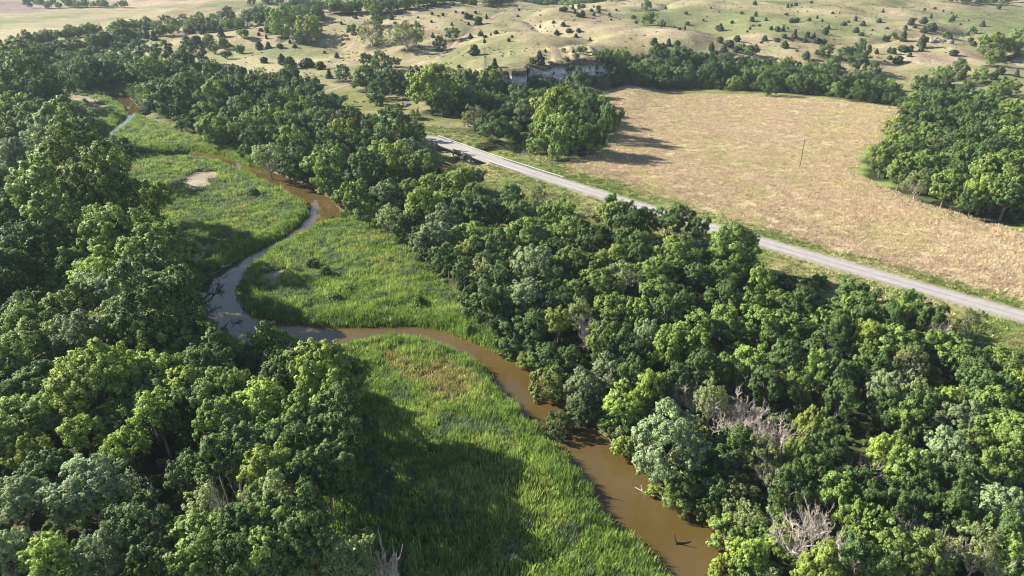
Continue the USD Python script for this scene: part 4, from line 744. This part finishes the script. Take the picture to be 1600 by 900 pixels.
# ------------------------------------------------------------------ power line
def up_to(p, py):
    """Height above p at which the pole's top shows at the picture height py."""
    lo, hi = 0.0, 40.0
    for _ in range(40):
        mid = (lo + hi) / 2
        if project(p + [0, 0, mid])[1] > py: lo = mid
        else: hi = mid
    return lo
POLES = [(519, 77, 60, "wooden power pole standing alone on the distant pale pasture"), (758, 106, 74, "wooden power pole above the limestone cliff"), (943, 179, 144, "wooden power pole at the far corner of the hay field, by the big tree"),
         (1250, 259, 218, "wooden power pole standing alone in the middle of the hay field"), (1371.5, 270, 248, "short wooden power pole where the woods meet the hay field"), (1730, 384, 335, "wooden power pole at the woods beyond the hay field")]
pb = ground_at([p[0] for p in POLES], [p[1] for p in POLES]); pb[:, 2] = gz(pb[:, 0], pb[:, 1]); ends = []
for i, (px, py, ty, lab) in enumerate(POLES):
    h = up_to(pb[i], ty); t_ = thing("power_pole", lab, "power pole", pb[i], group="poles of the power line")
    nb = pb[min(i + 1, len(POLES) - 1)] - pb[max(i - 1, 0)]; d = unit(np.array([nb[0], nb[1], 0.0])); sd = np.array([-d[1], d[0], 0])
    part(t_, "pole", tube([[0, 0, -.6], [0, 0, h * .5], [0, 0, h]], [.19, .17, .15], 8), pole_m)
    arm = trimesh.creation.box([2.6, .12, .14]); arm.apply_transform(trimesh.transformations.rotation_matrix(math.atan2(sd[1], sd[0]), [0, 0, 1])); arm.apply_translation([*(d[:2] * .17), h - .45])
    am = part(t_, "crossarm", arm, pole_m)
    for o in (-1.15, 0.0, 1.15):
        q = sd * o + np.array([0, 0, h - .38 if o else h]) + d * (.17 if o else 0); part(am if o else t_, "insulator", tube(q + np.array([[0, 0, 0], [0, 0, .1], [0, 0, .22]]), [.05, .075, .03], 7), insul_m)
        ends.append(pb[i] + q + [0, 0, .22])
ends = np.array(ends).reshape(len(POLES), 3, 3)
for i in range(1, len(POLES) - 1):
    for k, wname in enumerate(("lower outer", "top", "lower inner")):
        a, b = ends[i, k], ends[i + 1, k]; t = np.linspace(0, 1, 26)[:, None]; p = a * (1 - t) + b * t; p[:, 2] -= 4 * t[:, 0] * (1 - t[:, 0]) * np.linalg.norm(b - a) * .018
        span = ("from the cliff to the field corner", "across the hay field", "from the field to the woods", "in front of the woods")[i - 1]
        top_mesh("power_wire", tube(p, np.full(26, .021), 4), wire_m, f"{wname} power wire of three, {span}", "wire", "wires of the power line")

# ------------------------------------------------------------------ small things
p = ground_at([946], [294])[0]; p[2] = gz(p[0], p[1]); sg = thing("road_sign", "yellow diamond road sign on a post at the hay field's edge", "road sign", p)
part(sg, "post", tube([[0, 0, -.4], [0, 0, 2.9]], [.05, .05], 6), pole_m)
dm = trimesh.creation.box([.95, .03, .95]); dm.apply_transform(trimesh.transformations.rotation_matrix(math.pi / 4, [0, 1, 0])); dm.apply_translation([0, -.07, 2.45]); dm.apply_transform(trimesh.transformations.rotation_matrix(.7, [0, 0, 1])); part(sg, "sign_board", dm, yellow_m)
for px, py, lab in ((854, 256, "weathered fence post beside the guardrail's end"), (889, 265, "weathered fence post between the big tree and the road"), (957, 260, "weathered fence post in the tree shadow on the field"), (1511, 324, "thin fence post along the mown strip, first from the woods' edge"), (1518, 326, "thin fence post along the mown strip, second from the woods' edge"), (1526, 329, "thin fence post along the mown strip, third from the woods' edge"), (1536, 332, "thin fence post along the mown strip, fourth from the woods' edge")):
    p = ground_at([px], [py])[0]; p[2] = gz(p[0], p[1]); fp = thing("fence_post", lab, "fence post", p); part(fp, "post", tube([[0, 0, -.4], [0, 0, .7], [.03, 0, 1.5]], [.075, .07, .06], 6), pole_m)
    part(fp, "strand_clip", tube([[.07, 0, 1.15], [.10, 0, 1.17]], [.012, .012], 4), steel_m)
rg = np.random.default_rng(77)
def limbs(name, label, cat, root, tip, r, nb, L, mat, up=.5, twigs=3, z=.1):
    root, tip = np.array([*root[:2], root[2] + z]), np.array([*tip[:2], tip[2] + z]); t_ = thing(name, label, cat, root); d = tip - root; ln = np.linalg.norm(d)
    part(t_, "trunk", tube(bend(np.zeros(3), d, rg, .03, 6), np.linspace(r, r * .35, 6), 7), mat)
    for _ in range(nb):
        s = rg.uniform(.15, 1); b0 = d * s; e = b0 + unit(unit(d) * .8 + rg.normal(size=3) * [.8, .8, .4] + [0, 0, up]) * L * rg.uniform(.5, 1.1); ms = [tube(bend(b0, e, rg, .08, 4), [r * .4, r * .3, r * .2, r * .08], 5)]
        for _ in range(twigs):
            c = b0 + (e - b0) * rg.uniform(.3, 1); ms.append(tube([c, c + unit(unit(e - b0) + rg.normal(size=3) * .6) * L * rg.uniform(.2, .5)], [r * .16, r * .05], 4))
        part(t_, "branch", join(ms), mat)
    return t_
g0 = lambda a, b: at(a, b, 0.0)
limbs("fallen_log", "dark branchy log lying in the creek bend", "log", g0(340, 518), g0(379, 501), .30, 9, 2.0, wet_wood_m, .45, 3)
limbs("drowned_tree", "dark dead tree leaning from the bank into the blue creek bend", "dead tree", at(303, 476, 1.0), g0(345, 450), .32, 16, 2.6, wet_wood_m, .4, 6)
limbs("drowned_tree", "dark brush trailing in the water below the leaning dead tree", "dead tree", at(306, 494, .8), g0(338, 482), .22, 14, 2.2, wet_wood_m, .3, 6)
limbs("floating_branch", "small dark stick floating in the blue creek bend", "stick", g0(349, 490), g0(354, 494), .12, 2, .8, wet_wood_m, .6, 1, .05)
sn = thing("snag", "dark crooked snag standing out of the brown water", "snag", g0(1058, 849))
part(sn, "upright_branch", tube([[0, 0, -.6], [-.15, 0, .25], [-.38, .1, .8], [-.45, .15, 1.7]], [.14, .12, .09, .05], 7), wet_wood_m)
part(sn, "floating_branch", tube([[-.3, -.1, 0], [.4, 0, .12], [1.3, .1, .05], [2.0, .35, .02]], [.16, .15, .11, .05], 7), wet_wood_m)
dr = limbs("driftwood", "leafy fallen branch lying in the water under the silvery tree", "driftwood", at(1046, 782, .6), g0(992, 762), .16, 5, 1.2, dead_m, .4, 3)
cr, _ = make_bush(333, 14, 42, .16); part(dr, "leaves", (cr[0] * [1.5, 1.2, 1.0] + np.array([*(g0(1022, 774) - at(1046, 782, .6))[:2], -.4]), cr[1]), LEAF["y"])
limbs("dead_branch", "bleached dead branch lying among the shaded reeds of the point", "dead branch", at(522, 484, 1.4), at(492, 478, 1.8), .14, 5, 2.0, dead_m, .5, 3)
limbs("dead_branch", "bleached dead branch hanging over the bank above the blue bend", "dead branch", at(345, 418, 1.6), at(362, 412, 1.2), .14, 4, 1.6, dead_m, .4, 3)
def boulder(seed, s):
    m = trimesh.creation.icosphere(2, 1.0); q = m.vertices; m.vertices = q * (.75 + .6 * meshkit.fbm(q * 1.3 + seed * 7, 3, seed))[:, None] * s; return m
def heap(name, label, cat, px, py, n, r, s):
    p = ground_at([px], [py])[0]; p[2] = gz(p[0], p[1]); t_ = thing(name, label, cat, p)
    for i in range(n):
        m = boulder(i + px, np.array([rg.uniform(.7, 1.3), rg.uniform(.7, 1.2), rg.uniform(.5, .9)]) * s); m.apply_translation([rg.normal() * r, rg.normal() * r, s * .2]); part(t_, "rock", m, rock_m, 40)
heap("rock_pile", "pale pile of rubble beside the dark bushes in the small pasture", "rock pile", 634, 164, 9, 1.9, 1.0)
heap("rock_outcrop", "pale rocky outcrop breaking the hillside pasture", "rock outcrop", 1464, 66, 7, 3.0, 2.6)
p = ground_at([1577], [336])[0]; p[2] = gz(p[0], p[1]); st = thing("tree_stump", "rusty brown broken stump at the woods' edge by the mown strip", "stump", p)
part(st, "stump", tube([[0, 0, -.3], [.05, 0, .8], [.1, .05, 1.9], [.2, 0, 3.0]], [.85, .6, .42, .08], 9), rust_m); part(st, "root", tube([[.3, 0, .4], [1.2, -.3, -.1]], [.3, .1], 6), rust_m)

# ------------------------------------------------------------------ air
hz = usdkit.material(stage, "/World/Looks/haze_look", {"v": ("principled_volume", {"color": (0.72, 0.84, 1.0), "density": 0.00006, "anisotropy": 0.0})}, volume="v.volume")
hb = trimesh.creation.box([14800, 11000, 140]); hb.apply_translation([0, 4100, 62]); top_mesh("haze", hb, hz, "thin pale summer haze over the valley", kind="stuff")

# weeds and low brush speckling the pasture, thicker in the draws
rg = np.random.default_rng(91); pp = np.stack([rg.uniform(-450, 560, 26000), rg.uniform(330, 900, 26000)], -1); pp = pp[seen(pp, 0, 20, -20)]
lap = gz(pp[:, 0] + 14, pp[:, 1]) + gz(pp[:, 0] - 14, pp[:, 1]) + gz(pp[:, 0], pp[:, 1] + 14) + gz(pp[:, 0], pp[:, 1] - 14) - 4 * gz(pp[:, 0], pp[:, 1])
nz2 = meshkit.fbm(np.c_[pp / 30, np.zeros(len(pp))], 3, 93)
pp = pp[(rg.random(len(pp)) < .05 + .5 * smooth01((lap - .5) / 3) * (nz2 > .47) + .2 * (nz2 > .6)) & ~shapely.contains(FIELD.buffer(4), shapely.points(pp)) & (wood_tree.query(pp)[0] > 4)]
instancer("pasture_weeds", "low weeds and brush speckling the hill pasture", [BUSH["c"][0], BUSH["d"][1], BUSH["w"][0]], np.c_[pp, gz(pp[:, 0], pp[:, 1]) - .05], rg.choice(3, len(pp), p=[.4, .3, .3]), rg.uniform(0, 6.28, len(pp)), np.c_[rg.uniform(.35, 1.0, (len(pp), 1)) * [1, 1, .6]])
